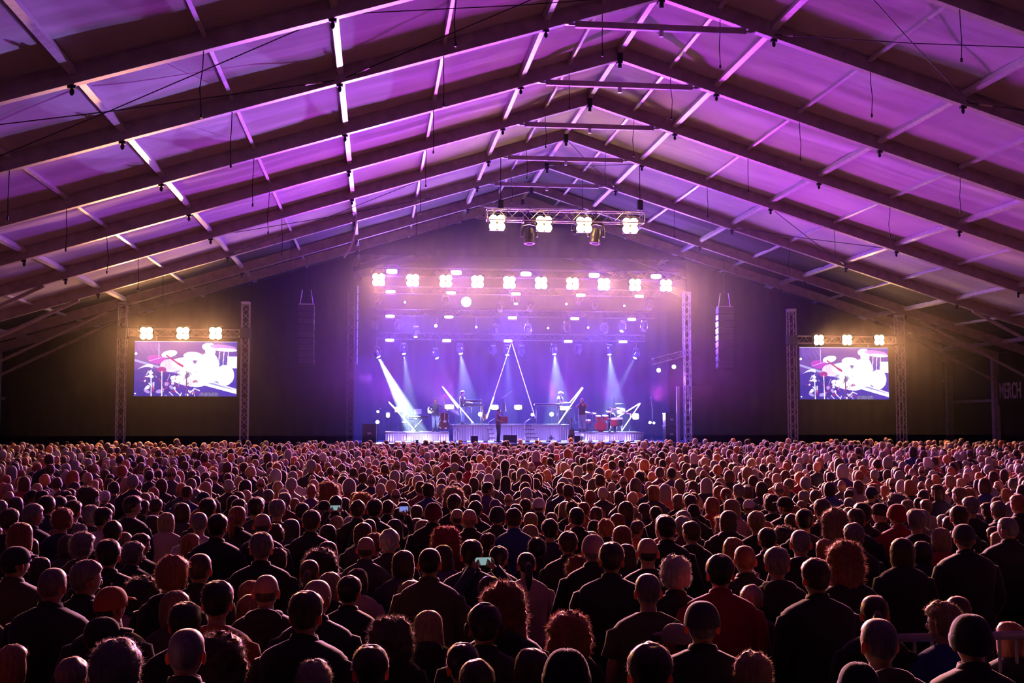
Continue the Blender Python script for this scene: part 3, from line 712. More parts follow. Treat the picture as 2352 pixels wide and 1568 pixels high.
# ---- side screens with their towers
def paint_screen():
    W_, H_ = 264, 148
    X_, Y_ = np.meshgrid((np.arange(W_)+.5)/W_, 1-(np.arange(H_)+.5)/H_); X_ = X_*232; Y_ = Y_*127      # row 0 is the bottom of the picture, Y_ runs down from the top
    img = np.zeros((H_, W_, 3)); img[:] = (.055, .03, .42)
    r_ = np.random.RandomState(3)
    def put(mask, c, a=1.0): img[mask] = img[mask]*(1-a)+np.array(c)*a
    def ell(cx, cyy, rx, ry, c, a=1.0, ang=0, soft=0):
        ca, sa = math.cos(ang), math.sin(ang); u = (X_-cx)*ca+(Y_-cyy)*sa; v = -(X_-cx)*sa+(Y_-cyy)*ca; q = (u/rx)**2+(v/ry)**2
        if soft: k = np.clip((1.25-q)/.5, 0, 1)[..., None]*a; img[:] = img*(1-k)+np.array(c)*k
        else: put(q < 1, c, a)
    def line(x0, y0, x1, y1, w_, c, a=1.0):
        dx, dy = x1-x0, y1-y0; L2 = dx*dx+dy*dy; t = np.clip(((X_-x0)*dx+(Y_-y0)*dy)/L2, 0, 1)
        put(np.hypot(X_-x0-t*dx, Y_-y0-t*dy) < w_/2, c, a)
    ell(60, 28, 110, 40, (.16, .07, .38), .8, 0, 1); ell(150, 20, 90, 22, (.12, .05, .34), .7, 0, 1)
    ell(40, 100, 60, 30, (.03, .02, .30), .9, 0, 1)
    for k in range(16): line(4+k*3, 2+k % 3, 8+k*3.4, 20+k % 4*3, 1.0, (.35, .15, .7), .6)
    line(0, 44, 232, 112, 5, (.45, .42, .80), .8); line(110, 72, 232, 112, 3, (.8, .8, 1), .9)
    ell(22, 66, 22, 9, (.75, .78, 1.0), .9, -.5); ell(18, 76, 26, 14, (.05, .03, .35), 1, -.4)
    ell(50, 42, 21, 10, (.45, .05, .55), 1, .1); line(32, 46, 72, 34, 1.5, (.8, .5, 1), .8); line(54, 0, 55, 40, 1.6, (.6, .5, .9))
    ell(78, 29, 18, 8, (.93, .93, 1), 1, -.2); ell(78, 30, 9, 3, (.7, .65, .9), .6, -.2); ell(132, 34, 22, 10, (.9, .92, 1), 1, .05)
    ell(82, 56, 24, 15, (.82, .65, .95), 1, 0); 
    for k in range(12): line(70+k*3, 40, 70+k*3, 64, .8, (.5, .2, .6), .7)
    ell(112, 45, 20, 8, (1, .95, .95), 1, 0); ell(108, 52, 26, 14, (.93, .85, .96), .9, 0)
    ell(150, 74, 50, 22, (.92, .93, 1), .95, .1, 1); ell(165, 58, 26, 30, (.86, .90, 1), 1, 0, 1); ell(168, 60, 22, 36, (.90, .93, 1), 1, .08)
    for k in range(6): line(158+k*6, 48, 162+k*7, 92, 1.2, (.55, .62, .92), .6)
    ell(171, 20, 12, 17, (.97, .97, 1), 1); ell(166, 12, 14, 9, (.85, .87, 1), 1); ell(166, 26, 4, 5, (.70, .75, .95), .8)
    ell(205, 78, 21, 24, (.95, .96, 1), 1); ell(206, 76, 15, 6, (.85, .87, 1), .6)
    ell(200, 13, 30, 6, (.55, .25, .75), .9, .1); ell(206, 19, 26, 4, (.95, .9, 1), 1, .05)
    for k in range(5): line(192+k*5, 24, 190+k*5, 55, 2, (.12, .08, .40) if k % 2 else (.75, .8, 1), .9)
    put((X_ > 210) & (Y_ > 34) & (Y_ < 62), (.86, .9, 1), .9)
    line(72, 33, 108, 58, 3.5, (.42, .01, .22)); line(98, 51, 108, 57, 5, (.45, .02, .20)); ell(62, 66, 10, 7, (.36, .03, .30), 1)
    ell(120, 92, 40, 11, (.95, .95, 1), .9, .2); line(86, 92, 150, 74, 5, (.93, .93, 1)); line(150, 96, 232, 118, 7, (.93, .95, 1))
    for k in range(90):
        x, y = r_.uniform(20, 150), r_.uniform(68, 125); c = ((.85, .85, 1), (.05, .02, .25), (.5, .35, .85), (.35, .02, .25))[r_.randint(4)]
        if k % 3: line(x, y, x+r_.uniform(-12, 12), y+r_.uniform(-14, 14), r_.uniform(.8, 2.4), c, .9)
        else: ell(x, y, r_.uniform(2, 8), r_.uniform(2, 5), c, .8, r_.uniform(-1, 1))
    for x in (38, 62, 118): line(x, 70, x+(1 if x < 100 else 0), 127, 2.2, (.80, .78, .98) if x != 118 else (.15, .05, .2))
    ell(170, 124, 24, 8, (.06, .05, .25), 1)
    for k in range(14): line(150+k*3, 119, 148+k*3.2, 127, .8, (.5, .5, .8), .7)
    ell(3, 29, 3, 3, (.9, .95, 1)); ell(3, 121, 2, 2, (.8, .95, 1))
    img[H_-1:] = (.8, .8, 1)
    return img
SCR = paint_screen()
def screen_mesh(w_, h):
    H_, W_, _ = SCR.shape
    xs = np.linspace(-w_/2, w_/2, W_+1); zs = np.linspace(-h/2, h/2, H_+1); GX, GZ = np.meshgrid(xs, zs)
    me = bpy.data.meshes.new('picture'); n = (W_+1)*(H_+1); co = np.zeros((n, 3)); co[:, 0] = GX.ravel(); co[:, 2] = GZ.ravel()
    me.vertices.add(n); me.vertices.foreach_set('co', co.ravel())
    i = np.arange(W_)[None, :]+np.arange(H_)[:, None]*(W_+1); q = np.stack([i, i+1, i+W_+2, i+W_+1], -1).reshape(-1, 4)
    me.loops.add(q.size); me.loops.foreach_set('vertex_index', q.ravel().astype(np.int32)); me.polygons.add(len(q)); me.polygons.foreach_set('loop_start', np.arange(0, q.size, 4, dtype=np.int32))
    a = me.attributes.new('Pic', 'FLOAT_COLOR', 'CORNER'); c = np.repeat(SCR.reshape(-1, 3), 4, 0); a.data.foreach_set('color', np.concatenate([c, np.ones((len(c), 1))], 1).ravel().astype(np.float32))
    me.update(); me.validate()
    m = bpy.data.materials.new('led picture'); m.use_nodes = True; n_ = m.node_tree.nodes; L = m.node_tree.links; b = n_['Principled BSDF']; b.inputs['Base Color'].default_value = (.01, .01, .01, 1)
    t = n_.new('ShaderNodeAttribute'); t.attribute_name = 'Pic'; L.new(t.outputs['Color'], b.inputs['Emission Color']); b.inputs['Emission Strength'].default_value = 1.25; m.cycles.emission_sampling = 'NONE'
    me.materials.append(m); return me
YS = 52.0; scr_me = None
for side, (x0, y0, x1, y1), lamps, ly, (tl, tlt), (tr, trt), bz in (
        ('left', (310, 783, 543, 910), (336, 420, 495), 765, (283, 700), (565, 700), 765),
        ('right', (1836, 797, 2042, 917), (1881, 1946, 2020), 780.5, (1817, 716), (2065, 728), 781)):
    a, b = at(x0, y0, YS), at(x1, y1, YS); w_ = b.x-a.x; h = a.z-b.z; c = (a+b)/2
    t = empty('video_screen', (c.x, YS, c.z), label=f'large LED video screen on the {side} showing a drummer behind his kit', cat='screen', group='video screens either side of the stage')
    MB().bbox((0, .10, 0), (w_+.06, .16, h+.06), .02).build('frame', M_black, t)
    o = link('picture', screen_mesh(w_, h), t, (0, -.005, 0)) if scr_me is None else link('picture', scr_me, t, (0, -.005, 0))
    if scr_me is None: scr_me = o.data
    else: o.scale = (w_/W0, 1, h/H0)
    if side == 'left': W0, H0 = w_, h
    M_tw = mat('tower truss', (.42, .36, .38), .4, .3)
    for nm, (tx, ty) in (('left', (tl, tlt)), ('right', (tr, trt))):
        p = at(tx, ty, YS+.3); tw = truss('truss_tower', (p.x, YS+.3, floor_z(YS)), (p.x, YS+.3, p.z), .34, f'upright truss tower on the {nm} of the {side} screen', 'truss', 'truss towers beside the screens', m_=M_tw)
        MB().box((0, 0, .03), (.9, .9, .06)).build('base_plate', M_steel, tw); MB().bbox((0, 0, p.z-floor_z(YS)+.08), (.4, .4, .12), .02).build('head_block', M_truss, tw)
        zb = at(tx, bz, YS+.3).z-floor_z(YS); MB().bbox((0, 0, zb), (.46, .46, .5), .03).build('sleeve_block', M_dtruss, tw)
    pa, pb = at(tl, bz, YS+.3), at(tr, bz, YS+.3); z = (pa.z+pb.z)/2
    truss('lighting_truss', (pa.x+.25, YS+.3, z), (pb.x-.25, YS+.3, z), .34, f'horizontal truss above the {side} video screen', 'truss', 'trusses over the screens', m_=M_tw)
    for i, x in enumerate(lamps):
        p = at(x, ly, YS-.15); blinder(Vector((p.x, YS-.15, p.z)), f'warm glowing blinder lamp above the {side} screen, {ORD[i]} of three from left', 'warm blinder lamps over the screens', PW*.8, .52 if side == 'left' else .46, cone=46, spill=(420 if side == 'left' else 90), up=1)
        spot('blinder_flood', (p.x, YS-.35, p.z), (p.x, YS-12, p.z-8), WARM, 2600, 104, .8, .18)
    for s_ in (-.3, .3): MB().tube((c.x+s_*w_, YS+.2, c.z+h/2), (c.x+s_*w_, YS+.25, z-.17), .02, 5).build('hanger', M_steel, t).matrix_parent_inverse = Matrix.Translation(-t.location)
# ---- purple LED bars
rows = [(54.2, 623, 635, (900, 1048, 1208, 1365, 1507), .52, .22), (57.2, 670, 680, (897, 1036, 1185, 1334, 1468), .48, .15), (58.8, 726, 733, (896, 1031, 1177, 1320, 1451), .46, .14), (60.8, 781, 784.5, (895, 1026, 1167, 1305, 1431), .46, .14)]
M_bar = mat('purple lamp glass', (.3, .3, .4), .3, emit=(.60, .42, 1.0), estr=9)
def ledbar(p, lab, grp, power, w_=.48, h=.16, down=4, stand=None, col=PURP, m_=None):
    t = empty('led_bar', p, label=lab, cat='stage light', group=grp)
    MB().bbox((0, .08, 0), (w_+.10, .14, h+.10), .03).build('housing', M_black, t)
    mb = MB(); mb.tube((-w_/2-.09, .08, 0), (-w_/2-.09, .08, h+.12), .012, 5); mb.tube((w_/2+.09, .08, 0), (w_/2+.09, .08, h+.12), .012, 5); mb.tube((-w_/2-.09, .08, h+.12), (w_/2+.09, .08, h+.12), .012, 5); mb.build('yoke', M_black, t)
    mb = MB()
    n = 24; mb.loft([[Vector((math.copysign(abs(math.cos(q))**.45, math.cos(q))*w_/2*s_, y, math.copysign(abs(math.sin(q))**.45, math.sin(q))*h/2*s_)) for q in [2*math.pi*k/n for k in range(n)]] for y, s_ in ((0, 1), (-.02, .96))]); mb.build('lens', m_ or M_bar, t)
    if stand is not None:
        mb = MB(); mb.tube((0, .08, -h/2-.05), (0, .08, stand-p[2]+.02), .018, 6)
        for q in range(3): mb.tube((0, .08, stand-p[2]+.3), (.25*math.cos(q*2.1), .08+.25*math.sin(q*2.1), stand-p[2]), .012, 5)
        mb.build('stand', M_black, t)
    if power: spot('led_spill', Vector(p)+Vector((0, -.1, 0)), Vector(p)+Vector((0, -10, -2)), col, 350, 160, .3, .12); spot('led_light', Vector(p)+Vector((0, -.1, 0)), Vector((p[0]*.85+1, 17, 1.6)), (.26, .04, 1.0), power, 54, 1.0, .12)
    return t
for r_, (Y, ya, yb, xs, w_, h) in enumerate(rows):
    for i, x in enumerate(xs):
        y = ya+(yb-ya)*(x-xs[0])/(xs[-1]-xs[0])
        ledbar(at(x, y, Y), f'purple-white LED bar, {ORD[i]} from left in the {("top row above the warm lamps", "row just under the warm lamps", "third row down", "lowest hanging row")[r_]}', 'purple LED bars over the stage', 8500 if r_ == 0 else 3600, w_, h)
M_fl = mat('floor flood glass', (.3, .3, .4), .3, emit=(.75, .72, 1.0), estr=8)
for i, (x, y, Y, w_, h, b, lab) in enumerate(((1032, 934, 61.2, .50, .24, Z2, 'wide bright flood light on a stand behind the bassist'), (1136, 935, 61.2, .42, .24, Z2, 'rectangular flood light left of the black parasol'), (1190, 935, 61.2, .42, .24, Z2, 'rectangular flood light right of the black parasol'),
        (1427, 943, 60.2, .42, .26, Z3, 'rectangular flood light behind the drum kit'), (1297, 938, 59.2, .50, .16, Z2, 'flat bright light panel under the right keyboard'), (915, 940, 60.1, .34, .28, Z1, 'bright round-cornered flood behind the pianist'), (989, 942, 60.1, .30, .30, Z1, 'bright flood light left of the bassist'), (1460, 956, 60.1, .34, .32, Z3, 'round bright flood right of the drums'),
        (891, 953, 60.5, .18, .24, SZ, 'small oval flood light left of the pianist'))):
    ledbar(at(x, y, Y), lab, None, 260, w_, h, -1, b, (.35, .25, 1.0), M_fl)
M_star = mat('white lamp glass', (.3, .3, .3), .3, emit=(.85, .9, 1.0), estr=14)
def par(p, lab, r_=.10, power=0, stand=None, col=CYAN, m_=None, tgt=None):
    t = empty('par_lamp', p, label=lab, cat='stage light')
    MB().lathe((0, .16, 0), [(.03, -.02), (r_*.8, 0), (r_*1.05, .08), (r_*1.12, .15)], 14, (0, -1, 0)).build('can', M_black, t)
    MB().lathe((0, .015, 0), [(r_, 0), (r_*.8, .02), (0, .03)], 14, (0, -1, 0)).build('lens', m_ or M_star, t)
    if stand is not None: MB().tube((0, .12, -r_), (0, .12, stand-p[2]), .02, 6).build('stand', M_black, t)
    else: MB().tube((0, .12, r_*.9), (0, .12, .62), .015, 5).build('hanging_bar', M_black, t)
    if power: spot('par_light', Vector(p)+Vector((0, -.1, 0)), tgt or Vector((p[0], p[1]-12, p[2]-3.0)), col, power, 30, 1.0, .06)
    return t
par(at(1071, 693, 57.0), 'dazzling white spotlight glaring like a star among the purple bars',   .26, 1500, tgt=Vector((0, 0, 3)), m_=mat('star lamp glass', (.3, .3, .3), .3, emit=(.85, .92, 1.0), estr=60))
for x, y, Y, r_, b, pw, lab in ((1103, 951, 61.5, .12, Z2, 60, 'small round lamp beside the saxophone'), (1223, 952, 61.5, .09, Z2, 60, 'small round lamp at the foot of the long right tube'), (1267, 951, 60.5, .12, Z2, 200, 'star-bright lamp under the right keyboard'), (867, 969, 59.5, .10, SZ, 150, 'low bright lamp left of the low riser'), (868, 945, 60.5, .07, SZ, 50, 'small lamp on the left stand'),
        (1493, 970, 60.0, .08, SZ, 60, 'left one of two small lamps right of the drums'), (1502, 971, 60.0, .07, SZ, 40, 'right one of two small lamps right of the drums'), (1513, 850, 55.5, .11, None, 350, 'blue-white lamp under the sloping side truss, left of two'), (1548, 842, 55.5, .11, None, 350, 'blue-white lamp under the sloping side truss, right of two'),
        (930, 694, 57.3, .05, None, 30, 'pin-bright lamp under the second truss at left'), (1301, 698, 57.3, .06, None, 60, 'pin-bright lamp under the second truss right of centre'), (1434, 702, 57.3, .05, None, 40, 'pin-bright lamp under the second truss at right'),
        (1001, 748, 59, .08, None, 100, 'bright small lamp under the third truss at left'), (1094, 751, 59, .05, None, 30, 'pin-bright lamp under the third truss left of centre'), (1259, 753, 59, .05, None, 30, 'pin-bright lamp under the third truss right of centre'), (1351, 752, 59, .05, None, 30, 'pin-bright lamp under the third truss at right')):
    par(at(x, y, Y), lab, r_, pw, b, col=CYAN)
# ---- moving heads
def moving_head(p, lab, tgt, lit=0, ang=14, col=CYAN, big=1.0, hang=True):
    """base box, yoke arms and a tilting head that points at tgt"""
    t = empty('moving_head', p, label=lab, cat='stage light', group='moving heads over the stage'); s = big
    MB().bbox((0, 0, .34*s), (.30*s, .24*s, .12*s), .02).build('base', M_black, t)
    MB().tube((0, 0, .4*s), (0, 0, .4*s+.45), .02, 6).build('hanging_clamp', M_black, t)
    for sd in (-1, 1): MB().path([(0, 0, .28*s), (sd*.16*s, 0, .24*s), (sd*.19*s, 0, .10*s), (sd*.18*s, 0, -.04*s)], [.03*s, .035*s, .03*s, .03*s], 6).build('yoke_arm', M_hd, t)
    d = (Vector(tgt)-Vector(p)).normalized()
    MB().lathe((0, 0, 0), [(.05*s, -.19*s), (.11*s, -.15*s), (.13*s, -.02*s), (.12*s, .12*s), (.135*s, .20*s), (.12*s, .21*s)], 14, d).build('head', M_hd, t)
    MB().lathe(d*.205*s, [(.115*s, 0), (.07*s, .012), (0, .016)], 14, d).build('lens', M_star if lit else mat('dark lens', (.1, .08, .15), .05), t)
    if lit: spot('beam', Vector(p)+d*.24*s, tgt, col, lit*60, ang, .25, .05)
    return t
M_hd = mat('moving head shell', (.05, .05, .06), .3)
BM = [(865, 812, 58.8, (955, 985), 26000, 15, 'moving head throwing a strong pale beam down at the pianist', CYAN), (927, 804, 60.9, (942, 930), 1500, 16, 'moving head with pale beams above the pianist', CYAN), (955, 765, 59.2, (948, 930), 1300, 5, 'moving head with a narrow faint vertical beam', LAV), (1000, 815, 60.9, (1060, 930), 900, 9, 'moving head with a faint beam over the bassist', (.3, .4, 1)),
      (1057, 804, 60.9, (1075, 930), 1800, 26, 'moving head with a fan of beams above the left keyboard', (.35, .5, 1)), (1165, 807, 60.9, (1170, 930), 1200, 14, 'moving head with beams at the middle of the stage', (.35, .5, 1)), (1273, 805, 60.9, (1283, 930), 2000, 28, 'moving head with a fan of beams above the right keyboard', (.4, .6, 1)),
      (1399, 806, 60.9, (1412, 930), 2000, 24, 'moving head with a fan of beams above the drums', (.4, .6, 1)), (1462, 815, 60.9, (1400, 930), 1200, 11, 'moving head with a beam slanting left at the far right end', (.4, .7, 1)), (915, 749, 59.2, (900, 850), 0, 10, 'moving head under the third truss at left', LAV), (1430, 753, 59.2, (1400, 850), 300, 12, 'moving head under the third truss at right', CYAN), (1185, 690, 57.4, (1185, 760), 250, 20, 'moving head hung under the middle bar of the second row', LAV)]
for x, y, Y, (tx, ty), pw, ang, lab, c in BM:
    moving_head(at(x, y, Y), lab, at(tx, ty, Y-1.0), pw, ang, c)
UN = [(1138, 760, 59.2), (1213, 760, 59.2), (1132, 808, 60.9), (1198, 808, 60.9), (1329, 806, 60.9), (1149, 706, 57.4), (1219, 706, 57.4), (870, 690, 57.4), (1366, 700, 57.4), (1493, 702, 57.4), (863, 748, 59.2), (1302, 754, 59.2), (1388, 757, 59.2), (1480, 752, 59.2), (1025, 690, 57.4), (1330, 690, 57.4)]
for i, (x, y, Y) in enumerate(sorted(UN)):
    p = at(x, y, Y); moving_head(p, f'unlit moving head hanging in the rig, {ORD[i]} from left of the unlit ones', p+Vector((rng.uniform(-.6, .6), -.6, -1.2)))
for x, s in ((1216, 'left'), (1369, 'right')): moving_head(at(x, 540, 42.6), f'large dark moving head hanging from the roof truss, {s} one', at(x+(2 if s == 'left' else -20), 700, 42.2), 0, big=1.65)
for x, s in ((1236, 'left'), (1322, 'right')): moving_head(at(x, 527, 42.9), f'small moving head tucked beside the roof truss lamps, {s} one', at(x, 600, 42), 0, big=.8)
# sloping side truss and the bright ladder column at the right edge, thin lit column at the left edge
truss('lighting_truss', at(1500, 830, 55.6), at(1566, 813, 55.6), .28, 'short sloping truss at the right edge of the stage', 'truss')
p = at(1577, 672, 54.6); q = at(1577, 1015, 54.6)
truss('truss_tower', (p.x, 54.6, SZ), (p.x, 54.6, p.z), .30, 'tall truss tower lit lavender at the right edge of the stage', 'truss', m_=mat('pale truss', (.8, .8, .85), .4, .2))
p = at(812, 672, 54.8)
truss('truss_tower', (p.x-.1, 54.8, SZ), (p.x-.1, 54.8, p.z), .30, 'dark truss tower at the left edge of the stage', 'truss', m_=M_dtruss)
def array(x, ytop, ybot, Y, lab, n=9):
    a = at(x, ytop, Y); b = at(x, ybot, Y); t = empty('line_array', (a.x, Y, a.z), label=lab, cat='loudspeaker', group='hanging loudspeaker columns'); h = (a.z-b.z)/n
    for k in range(n):
        tilt = Matrix.Rotation(R(-2-k*1.6), 3, 'X'); mb = MB(); mb.bbox((0, .06*k*.25, -h*(k+.5)), (.75, .5, h*.94), .03, tilt); c = mb.build('cabinet', M_cab, t)
        mb = MB(); mb.box((0, -.255+.015*k, -h*(k+.5)), (.68, .015, h*.8), tilt); mb.build('grille', M_black, c)
    mb = MB()
    for sd in (-1, 1): mb.tube((sd*.3, 0, 0), (sd*.2, 0, .7), .018, 5)
    mb.box((0, 0, .02), (.7, .3, .05)); mb.build('rigging_frame', M_steel, t)
    MB().tube((0, 0, .7), (0, 0, roof_z(a.x)-a.z), .012, 5).build('chain', M_cable, t)
M_cab = mat('speaker cabinet', (.025, .025, .03), .3)
array(704, 700, 838, 53.0, 'tall hanging black loudspeaker column left of the stage'); array(1664, 706, 846, 53.0, 'tall hanging black loudspeaker column right of the stage')
# thin segmented lit strip by the left edge
p = at(822, 655, 54.5); q = at(822, 838, 54.5)
t = empty('light_strip', p, label='thin vertical light strip at the left edge of the stage opening', cat='light strip')
for k in range(9):
    h = (p.z-q.z)/9; MB().bbox((0, 0, -h*(k+.5)), (.05, .05, h*.92), .01).build('segment', mat('strip glass', (.2, .15, .5), .3, emit=(.22, .16, .9), estr=.7), t)
# ------------------------------------------------------------------ light tubes on the stage
M_tube = mat('white tube', (.8, .8, .85), .3, emit=(.85, .82, 1.0), estr=3.0); M_tube2 = mat('pale thin rod', (.8, .8, .85), .3, emit=(.45, .38, .85), estr=1.0)
def tube(a, b, Y0, Y1, r_, lab, m_=None):
    p, q = at(*a, Y0), at(*b, Y1); t = empty('light_tube', p, label=lab, cat='light tube', group='slanting white light tubes'); d = q-p
    MB().tube(d*.02, d*.98, r_*.62, 8).build('tube', m_ or M_tube, t)
    mb = MB(); mb.tube((0, 0, 0), d*.02, r_*.75, 8); mb.tube(d*.98, d, r_*.75, 8); mb.build('end_cap', M_steel, t)
tube((891.5, 922), (955, 990.5), 57.4, 57.7, .035, 'white light tube leaning over the pianist')
tube((892, 922), (916, 946), 57.4, 59.4, .05, 'short thick light tube behind the pianist', None)
tube((1015.5, 886.5), (1088, 972.5), 58.2, 58.9, .045, 'long white light tube slanting down to the left keyboard riser')
tube((1016, 887), (1052, 937), 58.3, 60.2, .05, 'second tube hidden close behind the one at the bassist')
tube((1174, 788), (1117, 962), 58.9, 59.2, .032, 'tall thin tube on the left side of the central inverted V', M_tube2)
tube((1134, 911), (1117, 962), 59.0, 59.1, .055, 'bright thick lower tube on the left side of the central V')
tube((1176, 788), (1230, 961), 58.9, 59.2, .034, 'tall thin tube on the right side of the central inverted V', M_tube2)
tube((1339.5, 889.5), (1282, 973), 58.7, 59.0, .045, 'long white tube slanting down left behind the trumpeter')
tube((1337, 890), (1309, 924), 58.8, 60.5, .05, 'short tube behind the one near the trumpeter')
tube((1471.5, 925), (1427, 990.5), 57.7, 58.0, .04, 'white tube leaning right in front of the drum kit')
tube((1471, 925), (1413, 961), 57.8, 60.0, .05, 'white tube slanting left over the cymbals')
# ------------------------------------------------------------------ instruments
M_inst = mat('black instrument', (.02, .02, .025), .3); M_white = mat('white keys', (.75, .75, .78), .4); M_brass = mat('brass', (.8, .5, .15), .25, .9); M_wood = mat('dark varnished wood', (.10, .035, .02), .25, noise_amt=.3); M_redw = mat('red lacquer', (.45, .03, .04), .3); M_chrome = mat('chrome', (.8, .8, .82), .15, 1)
def keyboard(p, w_, base, lab, tiers=1, xst=False, top=None):
    t = empty('keyboard', p, label=lab, cat='keyboard')
    for k in range(tiers):
        z = k*.22
        MB().bbox((0, k*.08, z), (w_, .32, .10), .02).build('case', M_inst, t); MB().box((0, .10+k*.08, z+.055), (w_*.9, .13, .012)).build('keys', M_white, t)
    h = base-p[2]; mb = MB()
    if xst:
        for y in (-.1, .15): mb.tube((-w_*.35, y, h), (w_*.3, y, -.05), .02, 6); mb.tube((w_*.35, y, h), (-w_*.3, y, -.05), .02, 6)
    else:
        for x in (-w_*.42, w_*.42): mb.tube((x, 0, h), (x, 0, .1+.2*(tiers-1)), .022, 6); mb.tube((x, -.2, h+.02), (x, .25, h+.02), .02, 6)
        mb.tube((-w_*.42, 0, -.08), (w_*.42, 0, -.08), .02, 6)
    mb.build('stand', M_chrome if not xst else M_black, t)
    return t
keyboard(at(960, 958, 57.9), 1.0, Z1, 'black electric piano on a crossed stand before the pianist', 1, True)
keyboard(at(1086, 930, 59.3), 1.0, Z2, 'two stacked black keyboards on the left of the middle riser', 2)
keyboard(at(1256, 929, 59.3), 1.35, Z2, 'wide black keyboard on a stand on the right of the middle riser', 1)
keyboard(at(1300, 940, 59.5), .6, Z2, 'small instrument on crossed white legs beside the trumpeter', 1, True)
p = at(960, 945, 58.6); t = empty('equipment_case', p, label='grey box on a stand behind the electric piano', cat='case'); MB().bbox((0, 0, 0), (.36, .3, .26), .02).build('box', mat('grey case', (.4, .4, .45), .5), t); MB().tube((0, 0, -.13), (0, 0, Z1-p.z), .03, 6).build('stand', M_black, t)
# double bass
p = at(1020, 989, 57.75); t = empty('double_bass', (p.x, 57.75, Z1), .25, label='dark wooden double bass held upright by the bassist', cat='double bass')
mb = MB(); rings = []
for z, w_, d in ((.10, .10, .06), (.14, .24, .09), (.28, .32, .10), (.42, .29, .10), (.55, .21, .09), (.66, .22, .09), (.80, .25, .09), (.92, .19, .08), (1.0, .07, .05)):
    rings.append([Vector((math.cos(q)*w_, math.copysign(abs(math.sin(q))**.6, math.sin(q))*d, z)) for q in [2*math.pi*k/18 for k in range(18)]])
mb.loft(rings); mb.build('body', M_wood, t, True)
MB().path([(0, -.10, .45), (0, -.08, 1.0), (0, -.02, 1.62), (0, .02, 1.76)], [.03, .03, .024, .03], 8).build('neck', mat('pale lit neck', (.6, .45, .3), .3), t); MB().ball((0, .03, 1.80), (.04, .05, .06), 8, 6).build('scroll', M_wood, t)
MB().box((0, -.115, .52), (.16, .03, .09)).build('bridge', M_white, t); MB().tube((0, 0, 0), (0, 0, .1), .01, 5).build('endpin', M_chrome, t)
# drum kit
p = at(1395, 991, 58.0); t = empty('drum_kit', (p.x, 58.0, Z3), label='drum kit with red shells and many cymbals on the right riser', cat='drum kit')
def drum(c, r_, h, ax, m_=None, nm='drum'):
    d = MB().lathe(c, [(r_, 0), (r_*1.0, h)], 20, ax).build(nm, m_ or M_redw, t)
    MB().lathe(Vector(c)+Vector(ax).normalized()*h, [(r_*1.03, -.02), (r_*1.03, .012), (r_*.96, .014), (0, .012)], 20, ax).build('drum_head', mat('drum skin', (.8, .75, .78), .4), d)
    return d
dx = at(1379, 980, 58.0).x-p.x
bd = drum((dx, .30, .30), .29, .42, (0, -1, 0), nm='bass_drum'); mb = MB(); mb.lathe((dx, -.13, .30), [(.27, 0), (.31, 0), (.31, .04), (.27, .04)], 24, (0, -1, 0)); mb.build('hoop', M_redw, bd)
MB().lathe((dx-.10, -.136, .22), [(.07, 0), (.05, .01), (0, .01)], 14, (0, -1, 0)).build('port', M_black, bd)
for x, z, r_, h in ((-.08, .62, .15, .22), (.30, .64, .16, .22), (.80, .34, .20, .36), (1.05, .36, .22, .36), (-.62, .50, .17, .12)): drum((dx+x, .15+abs(x)*.3, z), r_, h, (0, -.25, 1), M_redw if x < .9 else M_inst)
for x, z, r_, tilt in ((-.68, 1.06, .22, .1), (-.34, .98, .20, -.1), (.62, 1.06, .26, .12), (1.22, 1.02, .26, -.15), (.95, 1.20, .20, .1), (-.95, .78, .18, 0), (1.65, .95, .22, .1)):
    cy_ = MB(); ax = Vector((tilt, -.22, 1)); cy_.lathe((dx+x, .3, z), [(.02, .035), (.05, .03), (.07, .012), (r_, -.01), (r_, -.016), (.05, .008), (0, .01)], 20, ax); s_ = cy_.build('cymbal', M_brass, t)
    mb = MB(); mb.tube((dx+x, .3, 0), (dx+x, .3, z), .013, 5)
    for q in range(3): mb.tube((dx+x, .3, .3), (dx+x+.22*math.cos(q*2.1), .3+.22*math.sin(q*2.1), 0), .012, 5)
    mb.build('stand', M_chrome, t)
MB().lathe((dx+.35, 1.05, .0), [(.02, 0), (.02, .42), (.18, .44), (.18, .50), (0, .51)], 14).build('stool', M_black, t)
# saxophone, guitar on stands, parasol-like covered stand, microphone stands
p = at(1109, 971, 59.0); t = empty('saxophone', (p.x, 59.0, Z2), label='brass saxophone on a stand left of the central tube', cat='saxophone')
MB().path([(.12, 0, .95), (.04, 0, 1.02), (.0, 0, .95), (-.02, 0, .35), (.05, 0, .22), (.14, 0, .30), (.17, 0, .52)], [.012, .016, .02, .038, .05, .055, .10], 10).build('body', M_brass, t); MB().tube((0, .05, 0), (0, .05, .4), .02, 5).build('stand', M_black, t)
p = at(1313, 1012, 56.6); t = empty('guitar', (p.x, 56.6, SZ), label='dark red guitar standing upright on a stand at the stage front', cat='guitar')
mb = MB(); rings = []
for z, w_ in ((.12, .05), (.16, .15), (.28, .19), (.40, .15), (.50, .13), (.58, .14), (.66, .10), (.70, .04)): rings.append([Vector((math.cos(q)*w_, math.sin(q)*.045, z)) for q in [2*math.pi*k/16 for k in range(16)]])
mb.loft(rings); mb.build('body', M_wood, t); MB().path([(0, -.04, .4), (0, -.03, 1.08)], [.026, .02], 6).build('neck', M_redw, t); MB().bbox((0, -.02, 1.14), (.07, .03, .15), .01).build('headstock', M_redw, t)
mb = MB(); mb.tube((0, .12, 0), (0, .06, .8), .015, 5); mb.tube((-.15, 0, 0), (0, .12, .1), .012, 5); mb.tube((.15, 0, 0), (0, .12, .1), .012, 5); mb.build('stand', M_black, t)
p = at(1156, 974, 59.6); t = empty('covered_stand', (p.x, 59.6, Z2), label='tall stand under a pointed black cloth behind the accordionist', cat='stand')
